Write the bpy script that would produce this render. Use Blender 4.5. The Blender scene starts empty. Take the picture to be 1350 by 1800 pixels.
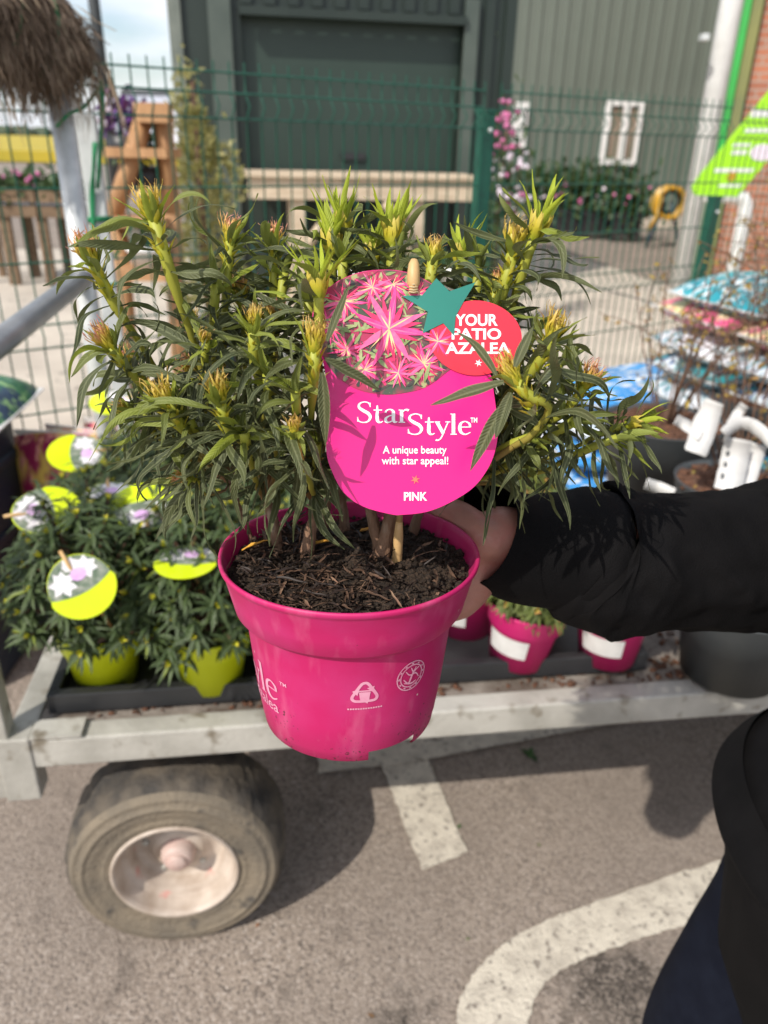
import bpy, math, random
from mathutils import Vector as V, Matrix, noise as NZ
rad = math.radians
random.seed(7)
S = bpy.context.scene
COL = S.collection

# ------------------------------------------------------------------ camera, sky, sun, exposure
CAM_H, PITCH, ROLL, FPX = 1.45, rad(25.7), rad(1.4), 1350.0
CF = V((0, math.cos(PITCH), -math.sin(PITCH)))
_u0 = V((0, math.sin(PITCH), math.cos(PITCH)))
_x0 = V((1, 0, 0))
CU = math.cos(ROLL) * _u0 - math.sin(ROLL) * _x0
CR = math.cos(ROLL) * _x0 + math.sin(ROLL) * _u0
CO = V((0, 0, CAM_H))
cd = bpy.data.cameras.new('camera')
cam = bpy.data.objects.new('camera', cd); COL.objects.link(cam)
m = Matrix((CR, CU, -CF)).transposed().to_4x4(); m.translation = CO
cam.matrix_world = m
cd.sensor_fit = 'VERTICAL'; cd.sensor_height = 24.0; cd.sensor_width = 18.0
cd.lens = 24.0 * FPX / 1800.0
cd.clip_start = 0.02; cd.clip_end = 3000
cd.dof.use_dof = True; cd.dof.focus_distance = 0.455; cd.dof.aperture_fstop = 18.0 / 3.5
S.camera = cam

SUN_EL, SUN_AZ = rad(43), math.atan2(-0.62, -0.78)       # azimuth of the sun from +Y towards +X
w = bpy.data.worlds.new('World'); S.world = w; w.use_nodes = True
nt = w.node_tree; bg = nt.nodes['Background']
sky = nt.nodes.new('ShaderNodeTexSky'); sky.sky_type = 'NISHITA'; sky.sun_disc = False
sky.sun_elevation = SUN_EL; sky.sun_rotation = SUN_AZ; sky.dust_density = 1.6; sky.air_density = 1.0
tc = nt.nodes.new('ShaderNodeTexCoord')
mp = nt.nodes.new('ShaderNodeMapping'); mp.inputs['Scale'].default_value = (1.4, 1.4, 5.0)
cl = nt.nodes.new('ShaderNodeTexNoise'); cl.inputs['Scale'].default_value = 2.6; cl.inputs['Detail'].default_value = 7
cr = nt.nodes.new('ShaderNodeValToRGB'); cr.color_ramp.elements[0].position = .40; cr.color_ramp.elements[1].position = .62
mx = nt.nodes.new('ShaderNodeMixRGB'); mx.inputs[2].default_value = (6.3, 6.5, 6.9, 1)
nt.links.new(tc.outputs['Generated'], mp.inputs['Vector']); nt.links.new(mp.outputs[0], cl.inputs['Vector'])
nt.links.new(cl.outputs['Fac'], cr.inputs['Fac']); nt.links.new(cr.outputs['Color'], mx.inputs['Fac'])
nt.links.new(sky.outputs[0], mx.inputs[1]); nt.links.new(mx.outputs[0], bg.inputs['Color'])
bg.inputs['Strength'].default_value = 0.15
sd = bpy.data.lights.new('sun', 'SUN'); sd.energy = 3.6; sd.angle = rad(0.5); sd.color = (1.0, .945, .86)
sun = bpy.data.objects.new('sun', sd); COL.objects.link(sun)
_ld = V((0.62, 0.78, 0)).normalized() * math.cos(SUN_EL) + V((0, 0, -math.sin(SUN_EL)))
sun.rotation_euler = _ld.to_track_quat('-Z', 'Y').to_euler(); sun.location = (-3, -4, 6)
S.view_settings.view_transform = 'Standard'; S.view_settings.look = 'None'
S.view_settings.exposure = 0.22; S.view_settings.gamma = 1.0
S.cycles.max_bounces = 8; S.cycles.transparent_max_bounces = 8
S.cycles.use_denoising = True

# pixel of the 1350x1800 photograph -> point at an axial depth, a height or a distance
def ray(px, py): return CF + CR * ((px - 675) / FPX) + CU * ((900 - py) / FPX)
def atD(px, py, d): return CO + ray(px, py) * d
def atZ(px, py, z=0.0):
    r = ray(px, py); return CO + r * ((z - CAM_H) / r.z)
def atY(px, py, y):
    r = ray(px, py); return CO + r * (y / r.y)

# ------------------------------------------------------------------ materials
def nodes(m):
    m.use_nodes = True; t = m.node_tree; return t, t.nodes, t.links, t.nodes['Principled BSDF']
def setp(b, **k):
    for n, v in k.items():
        n = n.replace('_', ' ')
        if n in b.inputs: b.inputs[n].default_value = v
def rgb(c): return (c[0], c[1], c[2], 1)
def mat(name, c1, c2=None, scale=6, rough=.55, metal=0, bump=0, bscale=None, detail=5, lo=.35, hi=.65, spec=.5,
        c3=None, scale3=40, lo3=.6, hi3=.7, trans=0, stretch=None, sheen=0):
    m = bpy.data.materials.new(name); t, N, L, b = nodes(m)
    setp(b, Base_Color=rgb(c1), Roughness=rough, Metallic=metal, Specular_IOR_Level=spec)
    if sheen: setp(b, Sheen_Weight=sheen, Sheen_Roughness=.5)
    co = N.new('ShaderNodeTexCoord'); src = co.outputs['Object']
    if stretch:
        q = N.new('ShaderNodeMapping'); q.inputs['Scale'].default_value = stretch
        L.new(src, q.inputs['Vector']); src = q.outputs[0]
    def nz(sc, dt=detail):
        n = N.new('ShaderNodeTexNoise'); n.inputs['Scale'].default_value = sc; n.inputs['Detail'].default_value = dt
        L.new(src, n.inputs['Vector']); return n
    out = None
    if c2 is not None:
        n = nz(scale); r = N.new('ShaderNodeMapRange'); r.inputs[1].default_value = lo; r.inputs[2].default_value = hi
        L.new(n.outputs['Fac'], r.inputs[0])
        x = N.new('ShaderNodeMixRGB'); x.inputs[1].default_value = rgb(c1); x.inputs[2].default_value = rgb(c2)
        L.new(r.outputs[0], x.inputs['Fac']); out = x.outputs[0]
        if c3 is not None:
            n3 = nz(scale3); r3 = N.new('ShaderNodeMapRange'); r3.inputs[1].default_value = lo3; r3.inputs[2].default_value = hi3
            L.new(n3.outputs['Fac'], r3.inputs[0])
            y = N.new('ShaderNodeMixRGB'); y.inputs[2].default_value = rgb(c3); L.new(out, y.inputs[1])
            L.new(r3.outputs[0], y.inputs['Fac']); out = y.outputs[0]
        L.new(out, b.inputs['Base Color'])
    if bump:
        n = nz(bscale or scale * 4, 6); bp = N.new('ShaderNodeBump'); bp.inputs['Strength'].default_value = bump
        bp.inputs['Distance'].default_value = .01
        L.new(n.outputs['Fac'], bp.inputs['Height']); L.new(bp.outputs[0], b.inputs['Normal'])
    return m

def leaf_mat(name, d1, d2, young, under, rib, rough=.42, transl=.25):
    """colour attribute lf: r = |distance from midrib|, g = random, b = youth, a = t along the leaf"""
    m = bpy.data.materials.new(name); t, N, L, b = nodes(m)
    a = N.new('ShaderNodeAttribute'); a.attribute_name = 'lf'
    sp = N.new('ShaderNodeSeparateColor'); L.new(a.outputs['Color'], sp.inputs[0])
    def mix(f, c1, c2):
        x = N.new('ShaderNodeMixRGB')
        for i, c in ((1, c1), (2, c2)):
            if isinstance(c, tuple): x.inputs[i].default_value = rgb(c)
            else: L.new(c, x.inputs[i])
        L.new(f, x.inputs['Fac']); return x.outputs[0]
    def mr(src, a0, a1, b0=0, b1=1):
        r = N.new('ShaderNodeMapRange'); r.inputs[1].default_value = a0; r.inputs[2].default_value = a1
        r.inputs[3].default_value = b0; r.inputs[4].default_value = b1; L.new(src, r.inputs[0]); return r.outputs[0]
    col = mix(sp.outputs[1], d1, d2)
    col = mix(mr(sp.outputs[0], .26, .04, 0, .55), col, rib)
    col = mix(mr(sp.outputs[0], .78, 1.0, 0, .8), col, rib)
    col = mix(sp.outputs[2], col, young)
    g = N.new('ShaderNodeNewGeometry')
    bk = mix(sp.outputs[2], under, young)
    col = mix(g.outputs['Backfacing'], col, bk)
    L.new(col, b.inputs['Base Color']); setp(b, Roughness=rough, Specular_IOR_Level=.45)
    # fine side veins
    co = N.new('ShaderNodeTexCoord'); nz = N.new('ShaderNodeTexNoise'); nz.inputs['Scale'].default_value = 420; nz.inputs['Detail'].default_value = 3
    L.new(co.outputs['Object'], nz.inputs['Vector'])
    def mth(op, p, q):
        n_ = N.new('ShaderNodeMath'); n_.operation = op
        for i, v_ in ((0, p), (1, q)):
            if isinstance(v_, (int, float)): n_.inputs[i].default_value = v_
            else: L.new(v_, n_.inputs[i])
        return n_.outputs[0]
    vein = mth('SINE', mth('SUBTRACT', mth('MULTIPLY', a.outputs['Alpha'], 95.0), mth('MULTIPLY', sp.outputs[0], 11.0)), 0)
    hh_ = mth('ADD', mth('MULTIPLY', vein, .35), nz.outputs['Fac'])
    bp = N.new('ShaderNodeBump'); bp.inputs['Strength'].default_value = .4; bp.inputs['Distance'].default_value = .001
    L.new(hh_, bp.inputs['Height']); L.new(bp.outputs[0], b.inputs['Normal'])
    tr = N.new('ShaderNodeBsdfTranslucent'); L.new(col, tr.inputs['Color'])
    ms = N.new('ShaderNodeMixShader'); ms.inputs['Fac'].default_value = transl
    L.new(b.outputs[0], ms.inputs[1]); L.new(tr.outputs[0], ms.inputs[2])
    L.new(ms.outputs[0], N['Material Output'].inputs['Surface'])
    return m

def ramp_mat(name, stops, rough=.5, attr='lf', chan=3, tint=None, transl=.15):
    """colour along the attribute's alpha (t); tint = second ramp mixed in by channel b"""
    m = bpy.data.materials.new(name); t, N, L, b = nodes(m)
    a = N.new('ShaderNodeAttribute'); a.attribute_name = attr
    def ramp(st):
        r = N.new('ShaderNodeValToRGB'); e = r.color_ramp.elements
        while len(e) < len(st): e.new(.5)
        for k, (p, c) in zip(e, st): k.position = p; k.color = rgb(c)
        L.new(a.outputs['Alpha'], r.inputs['Fac']); return r.outputs['Color']
    col = ramp(stops)
    if tint:
        sp = N.new('ShaderNodeSeparateColor'); L.new(a.outputs['Color'], sp.inputs[0])
        x = N.new('ShaderNodeMixRGB'); L.new(sp.outputs[2], x.inputs['Fac']); L.new(col, x.inputs[1]); L.new(ramp(tint), x.inputs[2]); col = x.outputs[0]
    L.new(col, b.inputs['Base Color']); setp(b, Roughness=rough)
    if transl:
        tr = N.new('ShaderNodeBsdfTranslucent'); L.new(col, tr.inputs['Color'])
        ms = N.new('ShaderNodeMixShader'); ms.inputs['Fac'].default_value = transl
        L.new(b.outputs[0], ms.inputs[1]); L.new(tr.outputs[0], ms.inputs[2]); L.new(ms.outputs[0], N['Material Output'].inputs['Surface'])
    return m

# ------------------------------------------------------------------ mesh building
class MB:
    def __init__(s): s.v = []; s.f = []; s.c = []; s.sm = []; s.mi = []; s.cm = 0
    def add(s, vs, fs, col=None, smooth=True):
        o = len(s.v); s.v += [V(p) for p in vs]
        s.c += (col if isinstance(col, list) else [col or (0, 0, 0, 0)] * len(vs))
        for f in fs: s.f.append([i + o for i in f]); s.sm.append(smooth); s.mi.append(s.cm)
        return s
    def box(s, c, d, R=None):
        c = V(c); vs = []
        for z in (-.5, .5):
            for y in (-.5, .5):
                for x in (-.5, .5):
                    p = V((x * d[0], y * d[1], z * d[2])); vs.append(c + (R @ p if R else p))
        return s.add(vs, [(0, 2, 3, 1), (4, 5, 7, 6), (0, 1, 5, 4), (2, 6, 7, 3), (0, 4, 6, 2), (1, 3, 7, 5)], smooth=False)
    def tube(s, path, rr, n=8, cap=True, col=None, ry=None, ref=None):
        path = [V(p) for p in path]; k = len(path)
        if not isinstance(rr, (list, tuple)): rr = [rr] * k
        vs = []; cs = []; fs = []; prev = None
        for i, p in enumerate(path):
            d = (path[min(i + 1, k - 1)] - path[max(i - 1, 0)]).normalized()
            if prev is None:
                a = V(ref) if ref else (V((0, 0, 1)) if abs(d.z) < .9 else V((1, 0, 0)))
            else: a = prev
            x = (a - d * a.dot(d)).normalized(); y = d.cross(x); prev = x
            for j in range(n):
                th = 2 * math.pi * j / n
                vs.append(p + x * math.cos(th) * rr[i] + y * math.sin(th) * rr[i] * (ry or 1))
                cs.append((0, 0, 0, i / max(1, k - 1)) if col is None else (col[0], col[1], col[2], i / max(1, k - 1)))
        for i in range(k - 1):
            for j in range(n):
                a = i * n + j; b_ = i * n + (j + 1) % n
                fs.append((a, b_, b_ + n, a + n))
        if cap: fs.append(tuple(range(n - 1, -1, -1))); fs.append(tuple(range((k - 1) * n, k * n)))
        return s.add(vs, fs, cs)
    def lathe(s, prof, n=32, c=(0, 0, 0), R=None, skip=None, a0=0, wob=0):
        c = V(c); vs = []; fs = []; k = len(prof)
        for i, (r, z) in enumerate(prof):
            for j in range(n):
                th = a0 + 2 * math.pi * j / n
                p = V((r * math.cos(th), r * math.sin(th), z)); vs.append(c + (R @ p if R else p))
        for i in range(k - 1):
            for j in range(n):
                if skip and skip(i, j): continue
                a = i * n + j; b_ = i * n + (j + 1) % n
                fs.append((a, b_, b_ + n, a + n))
        return s.add(vs, fs)
    def poly(s, pts, th=None):
        """flat polygon; th = thickness vector"""
        n = len(pts)
        if th is None: return s.add(pts, [tuple(range(n))], smooth=False)
        th = V(th); vs = [V(p) for p in pts] + [V(p) + th for p in pts]
        fs = [tuple(range(n)), tuple(range(2 * n - 1, n - 1, -1))] + [(i, i + n, (i + 1) % n + n, (i + 1) % n) for i in range(n)]
        return s.add(vs, fs, smooth=False)
    def ball(s, c, r, n=10, m=6, sc=(1, 1, 1), R=None, jit=0):
        c = V(c); vs = []; fs = []
        for i in range(m + 1):
            ph = math.pi * i / m
            for j in range(n):
                th = 2 * math.pi * j / n
                p = V((math.sin(ph) * math.cos(th) * sc[0], math.sin(ph) * math.sin(th) * sc[1], math.cos(ph) * sc[2])) * r
                if jit: p *= 1 + jit * NZ.noise((c + p) * 3 / r)
                vs.append(c + (R @ p if R else p))
        for i in range(m):
            for j in range(n):
                a = i * n + j; b_ = i * n + (j + 1) % n; fs.append((a, a + n, b_ + n, b_))
        return s.add(vs, fs)
    def leaf(s, base, d, n, L, W, droop=1.0, seg=7, across=5, youth=0, rnd=None, fold=.25, wave=.12, curl=0, twist=0, shape=.8, down=V((0, 0, -1)), wander=.75):
        d = V(d).normalized(); n = V(n); sd = d.cross(n)
        if sd.length < 1e-4: sd = d.cross(V((.3, .5, .8)))
        sd.normalize(); p = V(base); vs = []; cs = []; fs = []
        rnd = random.random() if rnd is None else rnd; ph = random.uniform(0, 6.28); ph2 = random.uniform(0, 6.28)
        ss = [-1, -.5, 0, .5, 1] if across == 5 else [-1, 0, 1]
        for i in range(seg + 1):
            t = i / seg
            nn = sd.cross(d).normalized()
            w = W * .5 * (max(0.0, math.sin(math.pi * min(1, (.06 + .94 * t)) ** shape)) ** .85) if t < 1 else W * .02
            for q in ss:
                off = nn * (fold * abs(q) * w - fold * .3 * w) + nn * wave * W * abs(q) * math.sin(t * 13 + ph + (1.2 if q > 0 else 0))
                vs.append(p + sd * q * w + off); cs.append((abs(q), rnd, youth, t))
            d = (d + down * (droop * (.25 + 1.2 * t) / seg) + nn * (curl * (t > .55) / seg) + sd * (wander / seg) * math.sin(t * 5 + ph2)).normalized()
            if twist: sd = Matrix.Rotation(twist / seg, 3, d) @ sd
            sd = (sd - d * sd.dot(d)).normalized(); p = p + d * (L / seg)
        k = len(ss)
        for i in range(seg):
            for j in range(k - 1):
                a = i * k + j; fs.append((a, a + 1, a + k + 1, a + k))
        return s.add(vs, fs, cs)

WM = {}
def wm(o): return WM.get(o.name, Matrix())
def link(o): COL.objects.link(o); return o
def thing(name, label, cat, loc=(0, 0, 0), rot=(0, 0, 0), group=None):
    o = link(bpy.data.objects.new(name, None)); o.location = loc; o.rotation_euler = rot
    o.empty_display_size = .05
    o['label'] = label; o['category'] = cat
    if group: o['group'] = group
    WM[o.name] = Matrix.LocRotScale(V(loc), __import__('mathutils').Euler(rot), None)
    return o
def mesh(name, mb, mats, parent=None, world=True, bevel=0, sub=0):
    """one mesh object; vertices are in world space unless world=False (then in the parent's space)"""
    me = bpy.data.meshes.new(name)
    vs = mb.v
    if parent is not None and world:
        inv = wm(parent).inverted(); vs = [inv @ p for p in mb.v]
    me.from_pydata([tuple(p) for p in vs], [], mb.f)
    me.polygons.foreach_set('use_smooth', mb.sm); me.polygons.foreach_set('material_index', mb.mi)
    if any(c != (0, 0, 0, 0) for c in mb.c[:400]):
        at = me.color_attributes.new('lf', 'FLOAT_COLOR', 'POINT')
        at.data.foreach_set('color', [x for c in mb.c for x in c])
    for x in (mats if isinstance(mats, (list, tuple)) else [mats]): me.materials.append(x)
    me.update()
    o = link(bpy.data.objects.new(name, me))
    if parent is not None: o.parent = parent; WM[o.name] = wm(parent)
    if bevel:
        b = o.modifiers.new('bevel', 'BEVEL'); b.width = bevel; b.segments = 2; b.limit_method = 'ANGLE'; b.angle_limit = rad(40)
    if sub:
        q = o.modifiers.new('sub', 'SUBSURF'); q.levels = q.render_levels = sub
    return o
def tag(o, label, cat, group=None):
    o['label'] = label; o['category'] = cat
    if group: o['group'] = group
    return o
def setting(name, mb, m, kind='structure'):
    o = mesh(name, mb, m); o['kind'] = kind; return o
KIDS = {}
def copy_tree(o, loc=None, rotz=None, label=None, scale=None, group=None):
    c = o.copy(); COL.objects.link(c)
    if loc is not None: c.location = loc
    if rotz is not None: c.rotation_euler = (0, 0, rotz)
    if scale: c.scale = (scale,) * 3
    if label: c['label'] = label
    if group: c['group'] = group
    def rec(a, b):
        for ch in [x for x in COL.objects if x.parent == a]:
            d = ch.copy(); COL.objects.link(d); d.parent = b; rec(ch, d)
    rec(o, c); return c
def R3(axis, a): return Matrix.Rotation(a, 3, axis)
def bez(a, b, c, n):
    return [a * (1 - t) ** 2 + b * 2 * t * (1 - t) + c * t * t for t in [i / (n - 1) for i in range(n)]]
def crom(pts, n=6):
    pts = [V(p) for p in pts]; out = []
    for i in range(len(pts) - 1):
        p0 = pts[max(i - 1, 0)]; p1 = pts[i]; p2 = pts[i + 1]; p3 = pts[min(i + 2, len(pts) - 1)]
        for k in range(n):
            t = k / n
            out.append(.5 * ((2 * p1) + (p2 - p0) * t + (2 * p0 - 5 * p1 + 4 * p2 - p3) * t * t + (3 * p1 - p0 - 3 * p2 + p3) * t ** 3))
    out.append(pts[-1]); return out
def rdir(r=random):
    while True:
        v = V((r.uniform(-1, 1), r.uniform(-1, 1), r.uniform(-1, 1)))
        if .05 < v.length < 1: return v.normalized()

# lettering -------------------------------------------------------------
def text_shape(body, offset=0.0, spacing=1.0):
    """flat (verts2d, faces) of a line of the built-in sans face, cap height about .7"""
    cu = bpy.data.curves.new('t', 'FONT'); cu.body = body; cu.offset = offset; cu.space_character = spacing; cu.resolution_u = 4
    o = bpy.data.objects.new('t', cu); COL.objects.link(o)
    bpy.context.view_layer.update()
    ev = o.evaluated_get(bpy.context.evaluated_depsgraph_get()); me = ev.to_mesh()
    vs = [(v.co.x, v.co.y) for v in me.vertices]; fs = [tuple(p.vertices) for p in me.polygons]
    ev.to_mesh_clear(); bpy.data.objects.remove(o); bpy.data.curves.remove(cu)
    return vs, fs
def stroke2(pts, ws, n=6):
    """2-D stroke of varying width -> (verts, faces)"""
    P = crom([V((x, y, 0)) for x, y in pts], n) if len(pts) > 2 else [V((*pts[0], 0)), V((*pts[1], 0))]
    k = len(P); vs = []
    for i, p in enumerate(P):
        d = (P[min(i + 1, k - 1)] - P[max(i - 1, 0)]).normalized(); nn = V((-d.y, d.x, 0))
        u = i / (k - 1) * (len(ws) - 1); a = int(min(u, len(ws) - 2)); wv = ws[a] + (ws[a + 1] - ws[a]) * (u - a)
        vs += [(p + nn * wv / 2)[:2], (p - nn * wv / 2)[:2]]
    return vs, [(2 * i, 2 * i + 1, 2 * i + 3, 2 * i + 2) for i in range(k - 1)]
TK, TN = .125, .045
GL = {
 'S': (.60, [([(.50, .76), (.45, .93), (.28, .985), (.11, .90), (.09, .73), (.24, .58), (.42, .45), (.51, .27), (.43, .07), (.25, .012), (.08, .08), (.035, .26)], [.03, .05, .05, .07, .10, .14, .14, .11, .07, .05, .05, .03]),
              ([(.505, .95), (.505, .74)], [.035, .035]), ([(.035, .05), (.035, .27)], [.035, .035])]),
 't': (.40, [([(.17, .82), (.17, .4), (.17, .15), (.22, .03), (.31, .02), (.38, .07)], [.05, TK, TK, .1, .05, .03]), ([(.03, .60), (.35, .60)], [.05, .05])]),
 'a': (.54, [([(.08, .47), (.12, .58), (.24, .63), (.35, .57), (.375, .45), (.375, .14), (.42, .03), (.52, .05)], [.09, .06, .05, .09, TK, TK, .09, .03]),
             ([(.36, .37), (.2, .31), (.09, .2), (.10, .06), (.2, .015), (.36, .11)], [.04, .05, .1, .11, .06, .04])]),
 'r': (.44, [([(.14, .61), (.14, .02)], [TK, TK]), ([(.03, .02), (.27, .02)], [.045, .045]), ([(.03, .6), (.15, .6)], [.045, .045]),
             ([(.16, .43), (.22, .56), (.31, .62), (.41, .58)], [.03, .05, .08, .11])]),
 'y': (.52, [([(.06, .6), (.29, .05)], [TK, TK]), ([(.46, .6), (.36, .3), (.26, -.02), (.18, -.2), (.08, -.27), (.02, -.24)], [.045, .045, .05, .05, .06, .09]),
             ([(-.02, .605), (.17, .605)], [.045, .045]), ([(.36, .605), (.54, .605)], [.045, .045])]),
 'l': (.28, [([(.13, 1.0), (.13, .02)], [TK, TK]), ([(.02, .02), (.25, .02)], [.045, .045]), ([(.02, .98), (.14, .98)], [.045, .045])]),
 'e': (.52, [([(.08, .36), (.44, .36)], [.045, .045]), ([(.445, .345), (.42, .52), (.27, .625), (.12, .54), (.075, .32), (.13, .1), (.28, .015), (.46, .11)], [.08, .08, .05, .09, TK, .11, .06, .03])]),
}
def serif_word(word):
    out = []; x = 0
    for ch in word:
        adv, st = GL[ch]
        for pts, ws in st:
            out.append(stroke2([(x + a, b) for a, b in pts], ws))
        x += adv
    return out, x
# ------------------------------------------------------------------ shared materials
def asphalt():
    m = bpy.data.materials.new('asphalt'); t, N, L, b = nodes(m)
    co = N.new('ShaderNodeTexCoord')
    def nz(s, d=4): n = N.new('ShaderNodeTexNoise'); n.inputs['Scale'].default_value = s; n.inputs['Detail'].default_value = d; L.new(co.outputs['Object'], n.inputs['Vector']); return n.outputs['Fac']
    def mr(src, a, c): r = N.new('ShaderNodeMapRange'); r.inputs[1].default_value = a; r.inputs[2].default_value = c; L.new(src, r.inputs[0]); return r.outputs[0]
    def mx(f, a, c):
        x = N.new('ShaderNodeMixRGB'); L.new(f, x.inputs['Fac'])
        for i, q in ((1, a), (2, c)):
            if isinstance(q, tuple): x.inputs[i].default_value = rgb(q)
            else: L.new(q, x.inputs[i])
        return x.outputs[0]
    vo = N.new('ShaderNodeTexVoronoi'); vo.inputs['Scale'].default_value = 185; L.new(co.outputs['Object'], vo.inputs['Vector'])
    sp = N.new('ShaderNodeSeparateColor'); L.new(vo.outputs['Color'], sp.inputs[0])
    c = mx(sp.outputs[0], (.250, .200, .159), (.400, .333, .274))
    c = mx(mr(sp.outputs[1], .88, .9), c, (.50, .43, .37))
    c = mx(mr(sp.outputs[2], .88, .9), c, (.115, .094, .078))
    c = mx(mr(nz(2.2, 6), .40, .68), c, mx(sp.outputs[0], (.205, .166, .134), (.285, .237, .198)))
    c = mx(mr(nz(9, 6), .60, .72), c, mx(sp.outputs[0], (.12, .098, .08), (.18, .148, .122)))
    # broad patches of wear, fine cracks and one damp stain
    c = mx(mr(nz(.8, 5), .35, .68), c, mx(sp.outputs[0], (.19, .155, .128), (.29, .243, .204)))
    ck = N.new('ShaderNodeTexVoronoi'); ck.feature = 'DISTANCE_TO_EDGE'; ck.inputs['Scale'].default_value = 1.7
    wv = N.new('ShaderNodeMixRGB'); wv.inputs['Fac'].default_value = .12; L.new(co.outputs['Object'], wv.inputs[1])
    nn_ = N.new('ShaderNodeTexNoise'); nn_.inputs['Scale'].default_value = 5; nn_.inputs['Detail'].default_value = 6; L.new(co.outputs['Object'], nn_.inputs['Vector']); L.new(nn_.outputs['Color'], wv.inputs[2])
    L.new(wv.outputs[0], ck.inputs['Vector'])
    def mul(a, q): z_ = N.new('ShaderNodeMath'); z_.operation = 'MULTIPLY'; L.new(a, z_.inputs[0]); L.new(q, z_.inputs[1]); return z_.outputs[0]
    c = mx(mul(mr(ck.outputs['Distance'], .0030, .0012), mr(nz(1.1, 2), .52, .60)), c, (.085, .068, .055))
    for (qx, qy), rr_ in (((1085, 1735), .115), ((700, 1790), .05), ((1010, 1680), .05)):
        pt = atZ(qx, qy); vd_ = N.new('ShaderNodeVectorMath'); vd_.operation = 'DISTANCE'; L.new(co.outputs['Object'], vd_.inputs[0]); vd_.inputs[1].default_value = pt
        ad = N.new('ShaderNodeMath'); ad.operation = 'MULTIPLY_ADD'; L.new(nz(24, 7), ad.inputs[0]); ad.inputs[1].default_value = .26; L.new(vd_.outputs['Value'], ad.inputs[2])
        c = mx(mul(mr(ad.outputs[0], rr_ + .15, rr_ + .06), mr(sp.outputs[1], 1.25, .2)), c, (.06, .05, .042))
    L.new(c, b.inputs['Base Color']); setp(b, Roughness=.85, Specular_IOR_Level=.3)
    bp = N.new('ShaderNodeBump'); bp.inputs['Strength'].default_value = .6; bp.inputs['Distance'].default_value = .0035
    L.new(vo.outputs['Distance'], bp.inputs['Height']); bp.invert = True; L.new(bp.outputs[0], b.inputs['Normal'])
    return m
M_asph = asphalt()
M_paint = mat('road_paint', (.62, .56, .46), (.44, .39, .32), scale=22, rough=.75, bump=.5, bscale=160, lo=.42, hi=.7, c3=(.24, .205, .17), scale3=70, lo3=.58, hi3=.66)
M_conc = mat('concrete', (.58, .51, .42), (.46, .40, .33), scale=1.6, rough=.85, bump=.2, bscale=60, c3=(.2, .17, .14), scale3=9, lo3=.6, hi3=.75)
M_galv = mat('galvanised_steel', (.49, .47, .42), (.33, .315, .275), scale=9, rough=.55, metal=.1, bump=.15, bscale=90, c3=(.20, .17, .125), scale3=24, lo3=.57, hi3=.72)
M_galvp = mat('bright_galvanised', (.66, .68, .67), (.48, .50, .50), scale=24, rough=.4, metal=.12)
M_green = mat('fence_green', (.004, .075, .045), (.007, .095, .06), scale=8, rough=.4)
M_kiosk = mat('kiosk_green', (.014, .024, .019), (.020, .031, .025), scale=1.5, rough=.45, bump=.05, bscale=20)
M_kioskl = mat('kiosk_pale_edge', (.20, .22, .19), (.12, .14, .12), scale=4, rough=.5)
M_shut = mat('shutter_green', (.021, .038, .029), (.026, .045, .035), scale=1.2, rough=.4)
M_ware = mat('cladding_green', (.125, .148, .122), (.142, .165, .137), scale=.6, rough=.5)
M_white = mat('white_paint', (.78, .78, .76), (.7, .7, .68), scale=8, rough=.45)
M_glass = mat('window_pane', (.16, .12, .085), (.28, .23, .18), scale=1.5, rough=.12)
M_trim = mat('bright_green_trim', (.03, .36, .06), (.03, .30, .05), scale=3, rough=.4)
M_olive = mat('olive_trim', (.20, .20, .06), (.15, .16, .06), scale=3, rough=.6)
M_wood = mat('pale_timber', (.60, .49, .36), (.47, .37, .26), scale=3, rough=.7, stretch=(1, 8, 8), bump=.2, bscale=30)
M_wood2 = mat('honey_timber', (.50, .28, .13), (.36, .19, .085), scale=3, rough=.65, stretch=(8, 8, 1), bump=.2, bscale=30)
M_wood3 = mat('dark_timber', (.20, .13, .075), (.12, .075, .042), scale=3, rough=.75, stretch=(1, 8, 8))
M_lime = mat('lime_sign', (.36, .74, .02), (.33, .70, .02), scale=2, rough=.35)
M_dark = mat('black_plastic', (.018, .019, .021), (.028, .028, .03), scale=9, rough=.42, bump=.04, bscale=50)
M_dgrey = mat('grey_plastic', (.050, .058, .062), (.075, .082, .085), scale=6, rough=.5)
M_bark = mat('bark_mulch', (.145, .062, .032), (.075, .035, .02), scale=60, rough=.9, bump=.9, bscale=90, c3=(.26, .14, .08), scale3=120, lo3=.6, hi3=.68)
M_leafg = leaf_mat('hedge_leaf', (.03, .062, .02), (.07, .12, .035), (.30, .36, .05), (.07, .11, .04), (.07, .12, .04))
M_conif = leaf_mat('variegated_leaf', (.27, .27, .085), (.54, .49, .21), (.5, .46, .2), (.36, .35, .13), (.6, .56, .3), transl=.4)
M_pinkf = mat('pink_petal', (.50, .07, .22), (.62, .22, .40), scale=40, rough=.5)
M_whitef = mat('white_petal', (.8, .74, .78), (.72, .6, .7), scale=40, rough=.5)
M_purple = mat('purple_petal', (.06, .02, .10), (.13, .04, .2), scale=20, rough=.5)
M_yel = mat('yellow_plastic', (.55, .31, .02), (.46, .25, .02), scale=6, rough=.4)
M_blue = mat('blue_plastic', (.03, .06, .09), (.02, .045, .07), scale=6, rough=.4)
M_soil = mat('potting_soil', (.028, .017, .010), (.060, .036, .021), scale=180, rough=.95, bump=1, bscale=260, c3=(.10, .06, .035), scale3=320, lo3=.6, hi3=.68)
M_twig = mat('twig_bark', (.16, .085, .05), (.10, .055, .035), scale=60, rough=.8)

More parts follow.
